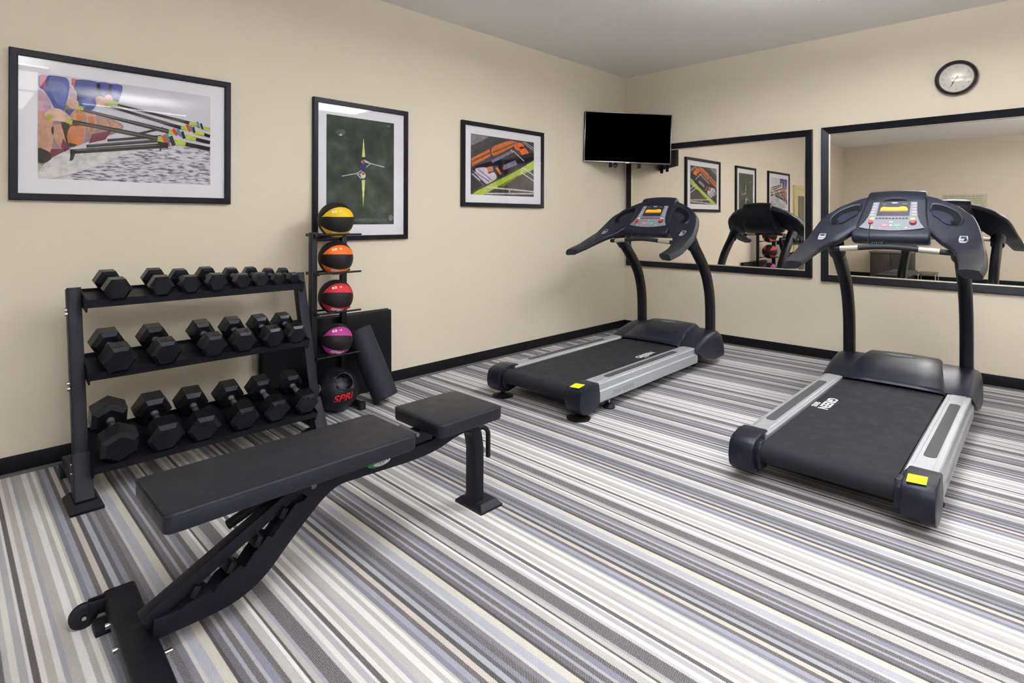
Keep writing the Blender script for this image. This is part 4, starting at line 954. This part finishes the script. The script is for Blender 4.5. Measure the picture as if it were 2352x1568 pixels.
# adjustment ladder : side plate steps along the spine
b = bmn()
lad = [(-5.09, .112), (-5.05, .140), (-4.985, .150), (-4.975, .138), (-4.955, .160), (-4.90, .188), (-4.885, .176), (-4.865, .200), (-4.815, .245), (-4.80, .235), (-4.77, .268), (-4.725, .315), (-4.69, .315), (-4.72, .27), (-4.86, .16), (-4.95, .11)]
for x_ in (-.033, .029):
    b = bmn(); prism(b, [(y_+4.55, z_-.006) for y_, z_ in lad], 'X', x_, x_+.004); obj('ladder_plate', b, 'paint_blk', bn, ang=20)
for y_, z_ in ((-5.025, .158), (-4.925, .186), (-4.845, .232), (-4.765, .292)):
    b = bmn(); box(b, bp_(BX+.0, y_, z_), (.070, .020, .034), rot=Matrix.Rotation(R(-30), 3, 'X'), bev=.004); obj('ladder_tooth', b, 'blk_dark', bn)
b = bmn(); sweep(b, [bp_(BX-.004, -5.150, .118), bp_(BX-.004, -4.695, .352)], rrect(.048, .040, .004, 2), up=(1, 0, 0)); obj('support_strut', b, 'paint_blk', bn, ang=35)
b = bmn()
for s in (1,): prism(b, [(-4.735+4.55, .365), (-4.735+4.55, .412), (-4.610+4.55, .412), (-4.610+4.55, .345), (-4.65+4.55, .318), (-4.69+4.55, .325)], 'X', s*.034, s*.039)
pv = obj('pivot_plate', b, 'paint_blk', bn, ang=25)
b = bmn(); prism(b, [(-4.735+4.55, .365), (-4.735+4.55, .412), (-4.610+4.55, .412), (-4.610+4.55, .345), (-4.65+4.55, .318), (-4.69+4.55, .325)], 'X', -.034, -.039); obj('pivot_plate', b, 'paint_blk', bn, ang=25)
b = bmn(); cyl(b, bp_(BX-.045, -4.668, .352), bp_(BX+.046, -4.668, .352), .010, n=10); obj('bolt', b, 'handle', pv)
b = bmn(); cyl(b, bp_(BX-.075, -4.90, .265), bp_(BX-.03, -4.76, .345), .0155, n=16); obj('adjustment_grip', b, 'rubber', bn)
b = bmn(); boxx(b, -.028, .028, -4.30+4.55, -4.16+4.55, .365, .414, bev=.003); obj('seat_slide', b, 'blk_dark', bn)
b = bmn(); boxx(b, -.022, .022, -4.05+4.55, -3.97+4.55, .385, .405, bev=.003); obj('seat_bracket', b, 'blk_dark', bn)
b = bmn(); cyl(b, bp_(BX-.03, -4.275, .43), bp_(BX+.09, -4.275, .43), .008, n=12); obj('hinge_pin', b, 'handle', bn)
# rear crossbar (kept low, runs across)
b = bmn(); Rc = Matrix.Rotation(R(-2.2), 3, 'Z')
def rc(x_, y_, z_): return Rc @ Vector((x_, y_, 0))+bp_(BX, -5.158, z_)
pth = [rc(-.312, 0, .052), rc(-.06, 0, .052), rc(.06, 0, .052), rc(.312, 0, .052)]
sweep(b, pth, rrect(.088, .048, .012, 3), up=(0, 1, 0)); cb = obj('rear_crossbar', b, 'paint_blk', bn, ang=35)
b = bmn(); poly(b, [rc(x_, y_, .0765) for x_, y_ in ((-.075, -.012), (-.052, -.012), (-.052, .036), (-.075, .036))]); obj('slot', b, 'navy_dark', cb)
for x_ in (-.17, -.04):
    b = bmn(); q0 = rc(x_, -.044, .046); q1 = rc(x_, -.056, .046); cyl(b, q0, q1, .0085, n=10); obj('bolt', b, 'chrome', cb)
b = bmn(); cyl(b, rc(.078, .046, .055), rc(.078, .064, .055), .007, n=10); obj('bolt', b, 'chrome', cb)
for x_ in (-.235, .26):
    b = bmn(); q = rc(x_, -.038, 0); boxx(b, q.x-.028, q.x+.028, q.y-.038, q.y+.042, 0, .030, bev=.004); obj('rubber_block', b, 'rubber', bn)
for x_ in (-.285, .285):
    b = bmn(); q = rc(x_, -.07, .042)
    box(b, rc(x_+.013, -.045, .055), (.008, .075, .042), rot=Rc, bev=.003); box(b, rc(x_-.013, -.045, .055), (.008, .075, .042), rot=Rc, bev=.003); wb = obj('wheel_fork', b, 'blk_dark', bn)
    b = bmn(); lathe(b, [(.012, -.010), (.030, -.010), (.037, -.006), (.037, .006), (.030, .010), (.012, .010), (.006, .006), (.006, -.006), (.012, -.010)], rc(x_, -.095, .0385), axis='X', n=28); wl = obj('wheel', b, 'rubber', bn)
    b = bmn(); cyl(b, rc(x_-.018, -.095, .0385), rc(x_+.018, -.095, .0385), .006, n=10); obj('axle', b, 'chrome', wl)
# oval maker logo on the frame side
b = bmn()
def lg(u, v, o=0): return bp_(BX+.0326+o, -4.410+u, .350+v)
poly(b, [lg(*p) for p in ell(0, 0, .047, .0175, 32)], 0); poly(b, [lg(*p, .0005) for p in ell(.012, 0, .038, .0150, 28)], 1)
text(b, 'GREEN', .021, lambda u, v: lg(u+.006, v+.003, .001), mi=2, sx=1.1, bold=.0004); text(b, 'FITNESS', .009, lambda u, v: lg(u+.008, v-.009, .001), mi=2)
obj('oval_logo', b, ['green_dk', 'matboard', 'navy_dark'], bn)

# ------------------------------------------------------------------ far end of the room (seen in the mirrors)
t = thing('low_cabinet', 'dark low cabinet against the far wall, seen in the right mirror', 'cabinet', (.99, YR+.25, 0))
b = bmn(); boxx(b, -.36, .36, -.24, .22, 0, .56, bev=.004); obj('cabinet_body', b, 'cab', t)
b = bmn(); boxx(b, -.35, -.005, .22, .236, .03, .53, bev=.003); boxx(b, .005, .35, .22, .236, .03, .53, bev=.003); dr = obj('door', b, 'cab', t)
b = bmn(); boxx(b, -.38, .38, -.245, .245, .56, .585, bev=.003); obj('top', b, 'cabtop', t)
b = bmn(); boxx(b, .02, .035, .236, .25, .25, .38); boxx(b, -.035, -.02, .236, .25, .25, .38); obj('handle', b, 'chrome', dr)
t = thing('side_stand', 'small low metal stand beside the dark cabinet, seen in the mirror', 'stand', (1.60, YR+.25, 0))
b = bmn(); boxx(b, -.15, .15, -.18, .18, .17, .19, bev=.003); obj('top', b, 'cabtop', t)
for sx in (-1, 1):
    for sy in (-1, 1):
        b = bmn(); cyl(b, (sx*.15, sy*.16, 0), (sx*.13, sy*.16, .17), .011, n=10); obj('leg', b, 'chrome', t)
t = thing('notice_board', 'pale notice board with rows of print on the far wall, seen in the mirror', 'notice board', (2.15, YR, 1.55))
b = bmn(); boxx(b, -.35, .35, -.0005, .012, -.21, .21, bev=.002); obj('board', b, mat('notice_paper', (196, 192, 168), .6), t)
b = bmn()
random.seed(8)
for r_ in range(8):
    x_ = -.32
    while x_ < .29:
        w_ = random.uniform(.04, .11); boxx(b, x_, min(x_+w_, .32), .012, .0132, .165-r_*.047-.012, .165-r_*.047+.012); x_ += w_+.015
obj('printed_rows', b, mat('notice_print', (172, 170, 158), .6), t)

# ------------------------------------------------------------------ world
w = bpy.data.worlds.new('world'); sc.world = w; w.use_nodes = True
w.node_tree.nodes['Background'].inputs[0].default_value = (.05, .05, .05, 1); w.node_tree.nodes['Background'].inputs[1].default_value = 1
sc.cycles.max_bounces = 8; sc.cycles.diffuse_bounces = 5; sc.cycles.glossy_bounces = 5; sc.cycles.transparent_max_bounces = 8
try:
    sc.cycles.use_denoising = True
except Exception: pass
